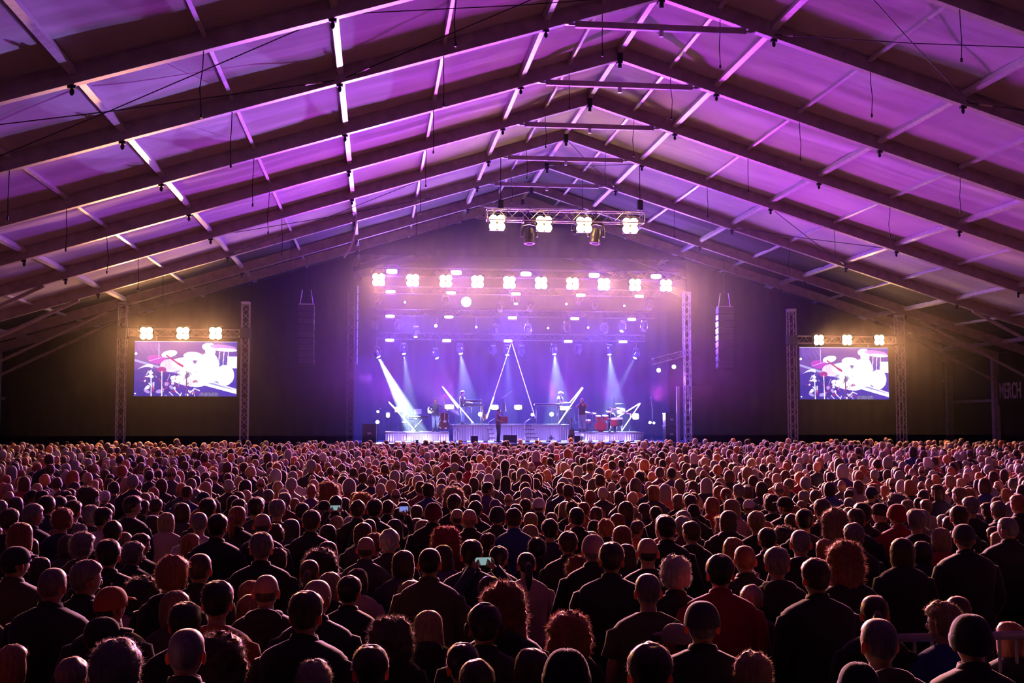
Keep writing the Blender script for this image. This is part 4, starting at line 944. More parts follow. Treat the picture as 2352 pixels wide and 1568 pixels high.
MB().lathe((0, 0, 0), [(.02, 1.42), (.05, 1.38), (.09, 1.20), (.15, .70), (.11, .66), (0, .66)], 12).build('cloth', M_black, t); MB().tube((0, 0, 0), (0, 0, .9), .02, 6).build('pole', M_black, t)
MB().path([(-.1, 0, 1.36), (.18, -.05, 1.55), (.46, -.1, 1.76)], [.014]*3, 5).build('boom', M_steel, t)
for i, (x, yb_, Y, h, bx, base) in enumerate(((1410, 991, 58.6, 1.85, .0, Z3), (1083, 972, 59.9, 1.25, -.35, Z2), (1045, 991, 58.3, 1.1, -.4, Z1), (1320, 974, 59.4, 1.2, -.2, Z2), (1349, 992, 57.9, 1.5, -.12, Z3), (868, 1013, 57.5, 1.7, .1, SZ), (1499, 1013, 58.8, 2.3, -.1, SZ))):
    p = at(x, yb_, Y); t = empty('microphone_stand', (p.x, Y, base), label=('slim microphone stand rising above the drummer', 'boom microphone stand at the left keyboards', 'boom microphone stand beside the double bass', 'microphone stand right of the right keyboard', 'microphone stand in front of the trumpeter', 'dark stand left of the piano riser', 'tall dark stand right of the drums')[i], cat='microphone stand')
    mb = MB(); mb.tube((0, 0, 0), (0, 0, h*.75), .014, 5); mb.tube((0, 0, h*.75), (bx, -.1, h), .011, 5)
    for q in range(3): mb.tube((0, 0, .18), (.26*math.cos(q*2.1+.5), .26*math.sin(q*2.1+.5), 0), .012, 5)
    mb.build('pole', M_black, t); MB().ball((bx, -.12, h), (.03, .05, .03), 8, 5).build('microphone', M_steel, t)
# wedges, cases, steps, fans
def wedge(x, y, Y, w_, h, lab, cat='monitor'):
    p = at(x, y, Y); t = empty('monitor_wedge', (p.x, Y, SZ), label=lab, cat=cat)
    mb = MB(); mb.loft([[Vector((-w_/2, 0, 0)), Vector((w_/2, 0, 0)), Vector((w_/2, .42, 0)), Vector((-w_/2, .42, 0))], [Vector((-w_/2, .02, h)), Vector((w_/2, .02, h)), Vector((w_/2, .16, h)), Vector((-w_/2, .16, h))]]); mb.build('cabinet', M_cab, t)
    mb = MB(); mb.add([(-w_*.45, .40, .05), (w_*.45, .40, .05), (w_*.45, .19, h*.95), (-w_*.45, .19, h*.95)], [(0, 1, 2, 3)]); mb.build('grille', M_black, t)
wedge(1172, 1012, 55.2, .66, .38, 'black monitor box at the front centre of the stage'); wedge(1090, 1013, 55.2, .34, .34, 'small monitor wedge left of the accordionist'); wedge(1326, 1014, 55.2, .30, .34, 'small monitor wedge right of the guitar'); wedge(958, 1016, 54.6, .14, .16, 'tiny black box on the stage lip at left')
def steps(x0, x1, y0, Y, lab):
    a, b = at(x0, 1010, Y), at(x1, 1010, Y); w_ = b.x-a.x; H = Z2-SZ; t = empty('stage_steps', (a.x, Y, SZ), label=lab, cat='steps')
    for k in range(4):
        z = H*(k+1)/4.3; MB().bbox((w_*(.55+.1*(3-k))/2, .9*k/3, z), (w_*(.55+.1*(3-k)), .28, .04), .01).build('tread', M_deck, t)
        for x in (0.02, w_*(.55+.1*(3-k))-.02): MB().tube((x, .9*k/3, 0), (x, .9*k/3, z), .02, 5).build('leg', M_steel, t)
    mb = MB(); mb.path([(0, 0, 0), (0, 0, 1.0), (.4, .9, 1.2)], [.02]*3, 5); mb.build('handrail', M_steel, t)
steps(1206, 1243, 0, 57.4, 'metal steps with handrail right of the accordionist'); steps(1122, 1140, 0, 57.4, 'metal steps just left of the accordionist')
def case_stack(x0, x1, ys, Y, labs):
    for (ya, yb_), lab in zip(ys, labs):
        a, b = at(x0, ya, Y), at(x1, yb_, Y); t = empty('flight_case', ((a.x+b.x)/2, Y+.3, b.z if yb_ < 1000 else SZ), label=lab, cat='flight case'); w_, h = b.x-a.x, a.z-(b.z if yb_ < 1000 else SZ)
        MB().bbox((0, 0, h/2), (w_, .6, h), .02).build('body', M_inst, t)
        for sx in (-1, 1):
            mb = MB()
            for sz in (0.02, h-.02): mb.box((sx*w_/2, 0, sz), (.03, .62, .03))
            mb.tube((sx*w_/2, -.31, 0), (sx*w_/2, -.31, h), .02, 4); mb.build('edging', M_steel, t)
        MB().bbox((0, -.31, h/2), (.18, .02, .10), .005).build('handle', M_steel, t)
case_stack(1529, 1557, [(948, 978), (979, 1012)], 56.0, ['upper one of two stacked black flight cases right of the drums', 'lower one of two stacked black flight cases right of the drums'])
case_stack(832, 864, [(973, 1013)], 56.0, ['wide dark equipment rack at the left end of the stage'])
a = at(1557, 887, 55.3); mb = MB(); mb.bbox((0, 0, (a.z-SZ)/2), (.16, .16, a.z-SZ), .02); tag(mb.build('pillar', mat('purple-lit pillar', (.5, .5, .55), .5), loc=(a.x, 55.3, SZ)), 'square upright pillar beside the flight cases at the right', 'pillar')
a = at(1592, 888, 54.9); b = at(1622, 912, 54.9); mb = MB(); mb.bbox((0, 0, 0), (b.x-a.x+.5, .6, a.z-b.z+.1), .03); tag(mb.build('loudspeaker', M_cab, loc=((a+b)/2)), 'dark loudspeaker block on the tower right of the stage', 'loudspeaker')
for x, lab in ((1266, 'round floor fan in front of the middle riser'), (1336, 'round floor fan behind the small right monitor')):
    p = at(x, 1006, 57.0); t = empty('floor_fan', (p.x, 57.0, SZ+.20), label=lab, cat='fan'); mb = MB()
    for r_ in (.20, .14, .07): mb.path([(r_*math.cos(q*math.pi/8), 0, r_*math.sin(q*math.pi/8)) for q in range(17)], .008, 4)
    mb.build('cage', M_steel, t); mb = MB()
    for q in range(4): mb.box((.08*math.cos(q*1.57), .03, .08*math.sin(q*1.57)), (.13, .01, .06), Matrix.Rotation(-q*1.57, 3, 'Y'))
    mb.build('blades', M_black, t); MB().box((0, .03, -.18), (.25, .2, .04)).build('foot', M_black, t)
# ------------------------------------------------------------------ musicians
def musician(x, yfeet, Y, base, ytop, lab, T, hc, cc, pose, rz, top='tee', legc=(.03, .03, .05), hatc=None, seated=False, seat_h=.47, hyaw=0, wide=1.0):
    p = at(x, yfeet, Y); zt_ = at(x, ytop, Y).z
    s = (zt_-base)/1.735
    if seated: s = (zt_-base+ .40)/1.735 if False else .99
    o = person(None, Vector((p.x, Y, base)), s, T, hc, cc, 0, top, pose, wide, hatc, seed=1, rz=rz, seated=seated, hyaw=hyaw, legc=legc)
    if seated: o.location.z = base-.43
    tag(o, lab, 'person', 'musicians on the stage'); return o
JEAN = (.30, .36, .50)
musician(933, 990, 58.4, Z1, 927, 'white-haired pianist in dark t-shirt seated at the electric piano', 'S', 'w', 'k', 'keys', R(-90), seated=True)
p = at(931, 971, 58.4); mb = MB(); mb.bbox((0, 0, .46), (.40, .5, .08), .03); t = empty('piano_bench', (p.x, 58.4, Z1), label='black bench under the pianist', cat='bench'); mb.build('seat', M_black, t)
for sx in (-1, 1):
    for sy in (-1, 1): MB().tube((sx*.16, sy*.2, 0), (sx*.16, sy*.2, .42), .018, 5).build('leg', M_black, t)
musician(1000, 991, 58.2, Z1, 914, 'long-haired bassist in dark jacket and pale jeans', 'L', 'b', 'n', 'bass', R(168), 'jacket', JEAN, hyaw=.2)
musician(1062, 973, 59.8, Z2, 897, 'bearded keyboard player in black t-shirt and pale jeans on the middle riser', 'S', 'b', 'k', 'keys', R(-100), 'tee', JEAN)
musician(1287, 973, 59.9, Z2, 898, 'keyboard player in a pale cap and dark t-shirt right of centre', 'K', 'b', 'k', 'keys', R(-120), 'tee', (.12, .12, .2), hatc='w')
musician(1145, 1014, 56.4, SZ, 939, 'accordionist in black trousers standing at the front of the stage', 'S', 'd', 'm', 'accordion', R(-110), 'tee', (.01, .01, .015))
musician(1337, 991, 57.95, Z3, 913, 'trumpeter in black t-shirt and faded jeans playing with raised arms', 'B', 'd', 'k', 'horn', R(172), 'tee', (.2, .2, .3))
musician(1402, 991, 59.2, Z3, 930, 'white-haired drummer seated behind the drum kit', 'S', 'w', 'k', 'keys', R(180), seated=True)
p = at(1158, 964, 56.3); t = empty('accordion', p, R(-10), label='red accordion held by the player at the stage front', cat='accordion')
MB().bbox((-.12, 0, 0), (.10, .20, .36), .02).build('treble_side', M_redw, t); MB().bbox((.14, 0, 0), (.09, .20, .36), .02).build('bass_side', M_redw, t)
mb = MB()
for k in range(8): mb.box((-.06+k*.022, 0, 0), (.012, .20 if k % 2 else .17, .34 if k % 2 else .31))
mb.build('bellows', mat('red bellows', (.3, .02, .03), .5), t)
p = at(1337, 928, 57.5); t = empty('trumpet', p, label='trumpet raised to the lips of the player', cat='trumpet')
MB().path([(0, .16, .02), (0, -.05, 0), (0, -.22, -.02), (0, -.28, -.025)], [.008, .01, .02, .06], 8).build('tubing', M_brass, t)
# white and coloured keys on the players from the rig
for tx, ty, Y, pw, a in ((940, 950, 58, 2600, 9), (1000, 950, 58, 1400, 7), (1063, 935, 59.5, 500, 8), (1287, 930, 59.5, 400, 8), (1340, 940, 58.5, 300, 7), (1390, 965, 58.5, 1500, 10)):
    q = at(tx+20, 650, 55.0); spot('key_light', q, at(tx, ty, Y), CYAN, pw*4, a, .5, .1)
q = at(1060, 690, 52); spot('key_light', q, at(1152, 965, 56.4), (1, .25, .3), 500, 6, .5, .1)
# ------------------------------------------------------------------ cables, sign, barrier
for i, (r, a, ln) in enumerate([(r, a, ln) for r in (1, 2, 3, 4, 5, 6) for a, ln in ((-3.18, 1.1), (-2.15, 1.3), (-1.12, 1.2), (-.31, 1.0), (.31, 1.2), (1.117, 1.1), (2.15, 1.0))]):
    x = XR+a*BAY; z = roof_z(x, 0); Y = FR[r]-.05
    u, v, _ = pix((x, Y, z-ln*.6))
    if not (0 < u < 2352 and 0 < v < 1000): continue
    w_ = rng.uniform(-.08, .08)
    t = empty('drop_cable', (x, Y, z), label=f'thin black cable with a plug dangling from roof beam {["six","five","four","three","two","one"][r-1] if False else ""}'.strip(), cat='cable', group='cables dangling from the roof beams')
    t['label'] = f'thin black cable dangling from the {ORD[r-1]} visible roof beam, ' + ({-3.18: 'far down the left slope', -2.15: 'lower middle of left slope', -1.12: 'upper middle of left slope', -.31: 'just left of the ridge', .31: 'just right of the ridge', 1.117: 'upper middle of right slope', 2.15: 'lower middle of right slope'}[a])
    MB().path([(0, 0, .2), (w_*.3, 0, -ln*.3), (w_, 0, -ln*.6), (w_*.4, 0, -ln)], .011, 5).build('cord', M_cable, t); MB().tube((w_*.4, 0, -ln), (w_*.4, 0, -ln-.09), .028, 6).build('plug', M_black, t)
for (r0, a0, r1, a1, lab) in ((1, -3.6, 2, -1.66, 'left slope, rising right'), (1, -1.66, 2, -3.6, 'left slope, falling right'), (1, -1.6, 2, .0, 'left of ridge, rising right'), (1, .0, 2, -1.6, 'left of ridge, falling right'), (1, .6, 2, 1.66, 'right of the ridge, steep'), (1, 1.66, 2, .6, 'right of the ridge, level'), (1, 1.66, 2, 3.0, 'right slope, falling'), (1, 3.0, 2, 1.66, 'right slope, level'),
        (5, -2.66, 6, -1.0, 'far left slope, rising'), (5, -1.0, 6, -2.66, 'far left slope, falling'), (5, 0.0, 6, .60, 'far bay by the ridge, falling'), (5, .6, 6, 0, 'far bay by the ridge, rising'), (5, 1.63, 6, 2.66, 'far right slope, falling'), (5, 2.66, 6, 1.63, 'far right slope, rising')):
    p = Vector((XR+a0*BAY, FR[r0]+.1, roof_z(XR+a0*BAY, .10))); q = Vector((XR+a1*BAY, FR[r1]-.1, roof_z(XR+a1*BAY, .10))); m_ = (p+q)/2-Vector((0, 0, .05))
    t = empty('bracing_wire', p, label=f'diagonal bracing wire, {lab}, in the {"near" if r0 == 1 else "last lit"} bay', cat='wire', group='bracing wires under the roof')
    d = q-p; MB().path([(0, 0, 0), m_-p, d], .013, 5).build('wire', M_cable, t); MB().tube(d*.93, d*.97, .03, 6).build('turnbuckle', M_steel, t)
a = at(822, 468, 47); cable('hanging_cable', [at(822, 468, 46.9), at(818, 510, 47), at(812, 550, 47), at(802, 575, 47), at(790, 592, 47)], 'pink-lit cable hanging in a curve left above the stage', .035, m_=mat('cable with pink light', (.7, .5, .55), .5))  # the pink light is put into the cable's own colour
# wall rails between the columns, sign
for sd in (-1, 1):
    x = XR+sd*(HALF-.12)
    mb = MB()
    z = 3.0+(965-915)/FPX*57
    for k in range(4, 9): MB().box((x, (FR[k]+FR[k+1])/2, 4.05), (.08, FR[k+1]-FR[k]-.2, .14)).build('wall_rail', M_alu, bpy.data.objects['wall_left' if sd < 0 else 'wall_right'])
def text_mesh(s, size, depth):
    c = bpy.data.curves.new('t', 'FONT'); c.body = s; c.size = size; c.extrude = depth; c.align_x = 'LEFT'; c.offset = .012
    o = bpy.data.objects.new('t', c); COL.objects.link(o); me = bpy.data.meshes.new_from_object(o.evaluated_get(bpy.context.evaluated_depsgraph_get())); bpy.data.objects.remove(o); return me
xw = XR+HALF-.32
c0 = at(2310, 892, 50.0)
ys0 = 54.75
t = empty('banner', (xw, ys0, at(2310, 890, ys0).z), R(-90), label='black banner reading MERCH on the tent wall at the far right edge', cat='banner')
t.location.z = 4.55
MB().box((1.75, .03, 0), (3.6, .05, 1.5)).build('cloth', M_drape, t)
me = text_mesh('MERCH', 1.15, .008); me.materials.append(mat('pale lettering', (.62, .55, .62), .7)); o = link('lettering', me, t); o.rotation_euler = (R(90), 0, 0); o.location = (.12, -.01, -.42); o.scale = (.52, 1, 1)
# metal barrier in the near right corner
p0, p1 = at(1990, 1470, 7.2), at(2420, 1455, 7.2)
t = empty('crowd_barrier', (p0.x, 7.25, floor_z(7)), label='dark metal crowd barrier behind the woman in the black beret', cat='barrier')
zt_ = p0.z-floor_z(7); wb = p1.x-p0.x
mb = MB(); mb.tube((0, 0, zt_), (wb, 0, zt_), .028, 8); mb.build('top_rail', M_alu, t)
mb = MB(); mb.tube((0, 0, .15), (wb, 0, .15), .022, 6); mb.build('bottom_rail', M_alu, t)
for k in range(12): MB().tube((wb*k/11, 0, .02 if k % 5 == 0 else .15), (wb*k/11, 0, zt_), .012, 5).build('upright', M_alu, t)
# every person of the nearer crowd: centre of the head in the photograph, its width, hair, hair colour, clothing, top, which way the head turns
CAT = '''
c 0 1150 3.75
75 185 145 S b k
275 140 140 S g k jacket 1
400 60 130 S d n jacket
500 60 120 S d k
535 185 165 U a n sweater
625 100 120 S b c
800 50 105 W o k
780 140 125 S g k
880 165 140 S d w tee 1
930 105 105 S b c
1130 60 140 S d k sweater 1
1225 75 105 S b k
1340 60 105 S n k
1560 110 120 L l k
1430 190 150 W l p blazer
1310 200 140 L b k
1715 200 145 Z g w tee
1785 85 125 S d k
1870 240 165 S d k jacket 0 wide
2040 150 140 P a k
2200 75 120 S d c sweater
170 320 215 W a k
245 430 185 W b k
470 350 150 U a k
580 395 140 W n c
685 290 125 Z g k
705 410 190 U g c hoodie 1
965 290 145 S d k
1060 365 165 W l s sweater
1200 395 145 S b k jacket 1
1140 480 180 U g k jacket 1
930 485 200 S d k jacket 0 wide
1635 385 175 W o k
1715 600 185 Z b k jacket
1480 670 250 U o k
340 600 200 W b k
120 550 230 F d g jacket 1
445 745 235 Z g k blazer 0 wide
730 690 205 S g k jacket 1
1225 820 310 C d p blazer
940 920 250 K b k jacket 1 - o
1500 940 265 W l c sweater
1590 1080 255 S d k
1870 890 250 S d o tee
860 1180 250 K d k jacket 2 - k
95 1410 255 W l k
610 1550 270 S g k
990 1500 380 U g k
1600 1330 280 Z g k
1880 1390 440 C b k
2150 950 140 W o k
-40 820 150 S b m jacket
c 560 1150 3.7516
110 65 125 S d c
158 215 130 B n k
285 90 120 S g k
355 90 95 S d k
430 40 95 W l k
500 105 110 S d k
262 190 125 L d k
265 310 160 U b k
405 250 160 H d c hoodie
580 195 135 S n k
690 75 110 F g k jacket 0 - k
790 40 105 S d k
800 205 110 W l k jacket 0 phone
725 285 155 L d k
920 225 125 U w k
980 90 115 S b k
1125 85 118 S d k jacket 0
1078 245 118 Z b k
1270 95 105 U g k
1375 75 105 L b k
1340 140 108 S d k
1300 235 155 L d k jacket 0 onehand
1490 225 155 L b k
1545 245 120 L l c sweater
1630 120 150 N d k jacket 0 - m
1810 35 110 S b k
1840 150 105 B n k
1945 165 125 B l k
1490 115 105 S b k
1995 90 110 S d k
2185 145 130 N d k jacket 0 - k
2165 50 100 K b k jacket 0 - u
2300 170 110 S b b tee
150 420 190 S g k jacket 0 wide
285 530 110 U b c jacket
720 450 195 L b k
1050 420 135 B n c
1025 290 170 W b c
1125 390 110 U o k
1252 370 180 S w k jacket 0 wide
1372 550 200 W b c jacket
1740 350 270 C r m
1600 550 170 Z d g jacket
1718 480 145 L b u sweater
1963 480 175 S d n jacket 0 wide
2100 375 125 S b k jacket 1
2195 510 155 S d k
565 625 175 P b g jacket
660 565 130 C d k
738 740 190 W l k
975 700 200 W b p blazer
905 800 195 S d k jacket
190 790 190 B n k
55 820 120 W o k
620 850 205 B n k jacket 1
530 1000 305 S b k jacket 0 wide
1440 810 215 L l k
1590 1090 260 L l k
1265 1200 340 C n k
2073 1100 265 S d k jacket 0
2240 950 330 R a k
2120 775 190 W b n jacket 0 phone wide
1092 1480 290 S b k
1890 1440 290 S d k
600 1590 230 U g k
2010 1600 230 S b k
c 1160 1150 3.7516
75 170 128 S b b jacket
175 55 95 U b k
290 50 110 K b k jacket 0 - w
222 190 120 S l k
215 290 150 L l k
402 175 105 S l k
387 265 135 S d n sweater
520 70 95 L l k
620 155 125 Z d k jacket
575 80 100 U d k
785 120 125 W b k
768 245 125 N d k jacket 0 - k
870 255 95 U o k
1042 90 140 W b k
1200 85 125 L n k
1300 125 105 S d k
968 190 145 W a k
1138 250 112 S n o tee 1
1010 310 180 L a k
1540 180 120 S w k
1625 105 110 N d k jacket 0 - k
1600 30 105 S n k
1390 255 165 S d k jacket
1525 262 140 U b r jacket
1885 220 195 C l k jacket -1
1955 65 145 L l p tee
2168 200 132 S l k
2250 275 140 U o k
2262 350 145 S d k
1970 430 190 W o k
2070 520 185 Z a k
545 385 150 S b k jacket 0 wide
275 430 135 U d k
185 560 165 P d p sweater
760 430 190 K g k jacket 0 - p
740 350 150 L o k
655 610 235 C a p sweater
918 520 190 S b k jacket 0 wide
1045 470 150 L b k
1230 450 165 B d k
1470 660 240 U w k jacket
1235 790 235 Z g g tee 0 wide
1855 640 225 S d r jacket 0 wide
2105 715 190 W o k
2125 870 180 S g k
552 1150 430 C a k
1700 1080 285 F g k jacket 0 - c wide
1485 1210 230 K n k jacket -1 - s
1250 1520 370 S b k
2140 1540 330 U l k
235 1470 310 W b k
530 1560 350 N d k jacket 0 - k
c 1740 1150 3.7516
170 560 205 S g k
507 680 235 S b k jacket 0 wide
372 375 158 Z g k
330 260 95 S d k
230 335 145 C d k
408 185 138 S d k
300 205 120 S b k
325 125 95 U o k
245 55 128 F b k jacket -1 - k
560 90 128 S n k
520 190 110 W o k
672 205 160 R l k
790 125 100 W l k
850 180 142 S b k
833 320 150 S g k
908 125 130 S d k
1065 120 150 K g k jacket -1 - k
1215 135 140 N b r jacket -1 - r
585 430 140 W o k
760 550 240 R a k
1372 185 145 S g k
1250 450 205 W b k jacket
1425 450 150 W d k
1420 320 148 U l k
1585 340 180 W l r sweater
1785 330 178 F g k jacket 0 - c wide
1600 195 95 S w k
1665 220 150 W b k
1740 155 145 S b k
1895 190 140 W n k
1840 65 130 S g k
1985 95 120 U d k jacket -1
2080 100 115 S g k
2165 250 160 Z g k jacket -1 wide
2040 310 90 S b k
2225 470 155 T d c jacket -1
2250 45 130 S a k
1010 985 230 P b k
1057 1240 285 Z g g hoodie 0 wide
1735 960 200 W b k
1612 1070 280 U l b sweater -1
1850 1220 340 N r k jacket 0 - k
2185 1200 190 W o k
880 1640 330 N d k jacket 0 - k
'''
ROWS = []
ox = oy = 0; scl = 1
for ln in CAT.strip().splitlines():
    q = ln.split()
    if q[0] == 'c': ox, oy, scl = float(q[1]), float(q[2]), float(q[3]); continue
    x, y, w_ = float(q[0])/scl+ox, float(q[1])/scl+oy, float(q[2])/scl
    T, hc, cc = q[3], q[4], q[5]
    rest = q[6:]
    top = rest[0] if rest else rng.choice(('jacket', 'jacket', 'sweater', 'hoodie', 'blazer'))
    face = int(rest[1]) if len(rest) > 1 and rest[1] not in ('phone', 'onehand') else 0
    pose = 'phone' if 'phone' in rest else ('onehand' if 'onehand' in rest else 'stand')
    wide = 1.12 if 'wide' in rest else 1.0
    hatc = rest[rest.index('-')+1] if '-' in rest else None
    ROWS.append(dict(x=x, y=y, w=w_, T=T, hc=hc, cc=cc, top=top, face=face, pose=pose, wide=wide, hatc=hatc))
def ray(x, y): return _F + _Rt*((x-1176)/FPX) + _Up*((784-y)/FPX)
CAMP = Vector((0, 0, CAMZ))
for q in ROWS:
    d = ray(q['x'], q['y']); dep = FPX*HAIRW[q['T']]/q['w']
    for _ in range(3):
        p = CAMP+d*dep; h = p.z-floor_z(p.y)
        lo, hi = 1.44, 1.80
        if h < lo or h > hi:
            t = lo if h < lo else hi
            dep *= (CAMZ-(t+floor_z(p.y)))/(CAMZ-p.z)
    q['dep'] = dep
# slide apart people who would stand in each other
for it in range(60):
    for i, a_ in enumerate(ROWS):
        pa = CAMP+ray(a_['x'], a_['y'])*a_['dep']
        for b_ in ROWS[i+1:]:
            if abs(a_['dep']-b_['dep']) > .6: continue
            pb = CAMP+ray(b_['x'], b_['y'])*b_['dep']
            if (pa.xy-pb.xy).length < .40:
                f_, n_ = (a_, b_) if a_['y'] < b_['y'] else (b_, a_)
                f_['dep'] += .02; n_['dep'] -= .02
                pa = CAMP+ray(a_['x'], a_['y'])*a_['dep']
for q in ROWS:
    p = CAMP+ray(q['x'], q['y'])*q['dep']; q['p'] = p
# the rest of the crowd, standing on a loose grid up to the stage barrier
FILL = []
def free(x, y, gap):
    for q in ROWS:
        if abs(q['p'].x-x) < gap and abs(q['p'].y-y) < gap and (q['p'].x-x)**2+(q['p'].y-y)**2 < gap*gap: return False
    return True
yy = 4.2; row = 0
while yy < 50.4:
    gap = .60+ (.03 if yy < 30 else .0); xx = -.40*yy-1.5 + (row % 2)*.3
    while xx < .64*yy+1.5:
        X = xx+rng.uniform(-.17, .17); Y = yy+rng.uniform(-.2, .2); xx += gap*rng.uniform(.85, 1.3)
        if not (XR-HALF+1.0 < X < XR+HALF-1.0): continue
        px_, py_, dd = pix((X, Y, floor_z(Y)+1.6))
        if Y < 5.2 and abs(px_-1176) < 1500: continue
        inside = -60 < px_ < 2412
        if inside and (py_ > 1262 or dd < 10.0): continue
        if inside and py_ > 1150 and not free(X, Y, .62): continue
        if not free(X, Y, .5): continue
        if not inside and (px_ < -420 or px_ > 2780) and dd < 12: continue
        FILL.append((X, Y, px_, py_, dd, inside))
    yy += .66 if yy < 20 else .70; row += 1
FILL.sort(key=lambda t: t[4])
HK = list('SSSSSSSSZZBUUWWWWLLLPKKFNC'); HCK = list('ddbbbbngggwllao'); CK = list('kkkkkkkkccnnmmurobwgs')
near = []; far = []
room_left = 298-len(ROWS)
for X, Y, px_, py_, dd, ins in FILL:
    if ins and room_left > 0 and Y < 30: near.append((X, Y, px_, py_, dd)); room_left -= 1
    else: far.append((X, Y, dd, ins))
for X, Y, px_, py_, dd in near:
    T = rng.choice(HK); cc = rng.choice(CK); z = floor_z(Y)+rng.gauss(1.60, .075)
    ROWS.append(dict(x=px_, y=pix((X, Y, z))[1], w=FPX*HAIRW[T]/dd, T=T, hc=rng.choice(HCK), cc=cc, top=rng.choice(('jacket', 'sweater', 'hoodie', 'tee', 'blazer')), face=rng.choice((0, 0, 0, 1, -1)), pose='stand', wide=rng.choice((1.0, 1.0, 1.1)), hatc=rng.choice('kcmwn') if T in 'KFN' else None, p=Vector((X, Y, z)), fill=True))
# ---- what sets each one apart
def look_of(q):
    hair = STY[q['T']].format(HAIRN[q['hc']])
    if q['T'] == 'K': hair = 'a {} cap'.format(CLON[q['hatc'] or 'k'])
    if q['T'] in 'FN': hair = 'a {} {}'.format(CLON[q['hatc'] or 'k'], {'F': 'flat cap', 'N': 'beanie'}[q['T']])
    cl = {'jacket': 'jacket', 'blazer': 'collared jacket', 'hoodie': 'hooded top', 'sweater': 'sweater', 'tee': 't-shirt'}[q['top']]
    ex = {'phone': ' holding up a phone', 'onehand': ' raising a phone in one hand', 'stand': ''}[q['pose']]
    return hair, CLON[q['cc']]+' '+cl, ex
def zone(q):
    x, y = q['x'], q['y']
    side = 'far left' if x < 300 else 'left' if x < 900 else 'centre' if x < 1450 else 'right' if x < 2000 else 'far right'
    band = 'front' if y > 1420 else 'near' if y > 1300 else 'middle' if y > 1215 else 'packed'
    return side, band
from collections import Counter, defaultdict
bylook = defaultdict(list)
for q in ROWS:
    h, c, e = look_of(q); q['l0'] = f"person with {h}, {c}{e}"; bylook[q['l0']].append(q)
done = defaultdict(list)
for k_, v in bylook.items():
    if len(v) == 1: done[k_].append(v[0]); v[0]['lab'] = k_; continue
    for q in v:
        sd, bd = zone(q)
        q['lab'] = f"{k_}, {bd} rows {sd}"; done[q['lab']].append(q)
for k_, v in done.items():
    if len(v) > 1:
        v.sort(key=lambda q: q['x'])
        for i, q in enumerate(v): q['lab'] = f"{k_}, {ORD[i] if i < 20 else str(i+1)+'th'} from left"
for q in ROWS:
    p = q['p']; h = p.z-floor_z(p.y); s = h/1.60
    turn = rng.uniform(-.25, .25) + (-.12)
    if q['pose'] in ('phone', 'onehand'): turn = .1
    loc = Vector((p.x, p.y, floor_z(p.y)))
    o = person(None, loc, s, q['T'], q['hc'], q['cc'], q['face'], q['top'], q['pose'], q['wide'], q['hatc'], turn=turn)
    tag(o, q['lab'], 'person', 'audience standing in front of the stage')
    q['o'] = o
for q in ROWS:
    if abs(q['x']-(560+2073/3.7516)) < 2 and abs(q['y']-(1150+1100/3.7516)) < 2:                    # over-ear headphones
        o = q['o']; hp = MB(); hp.path([HC+Vector((.098*math.cos(a), -.0, .142*math.sin(a)-.005)) for a in [math.pi*k/14 for k in range(15)]], .008, 6)
        for sd in (-1, 1): hp.ball(HC+Vector((sd*.098, 0, -.01)), (.018, .032, .04), 10, 8)
        hp.build('headphones', M_black, o, True)
def phone_at(p, rz, label, on=True, w_=.15, h_=.075):
    t = empty('phone', p, rz, label=label, cat='phone', group='phones held up in the crowd')
    MB().bbox((0, 0, 0), (w_, .009, h_), .006).build('body', M_black, t)
    mb = MB(); mb.box((0, -.006, 0), (w_*.92, .003, h_*.9)); mb.build('screen', mat('phone screen '+('a' if w_ > .14 else 'b'), (.02, .02, .02), .2, emit=(.25, .40, .42) if w_ > .14 else (.22, .28, .8), estr=.9), t)
    return t
for q in ROWS:
    if q['pose'] == 'phone':
        M_ = Matrix.Translation(q['o'].location) @ Matrix.Rotation(q['o'].rotation_euler.z, 4, 'Z') @ Matrix.Scale(q['o'].scale[0], 4)
        big = q['y'] > 1270
        phone_at(M_ @ Vector((0, .33, 1.83)), q['o'].rotation_euler.z, 'phone with a lit teal screen held in both hands above the heads' if big else 'small phone with a lit screen held up by raised hands', True, .155 if big else .15)
    if q['pose'] == 'onehand':
        M_ = Matrix.Translation(q['o'].location) @ Matrix.Rotation(q['o'].rotation_euler.z, 4, 'Z') @ Matrix.Scale(q['o'].scale[0], 4)
        phone_at(M_ @ Vector((.17, .29, 1.86)), q['o'].rotation_euler.z, 'phone with blue glowing screen edge raised in one hand', True, .13)
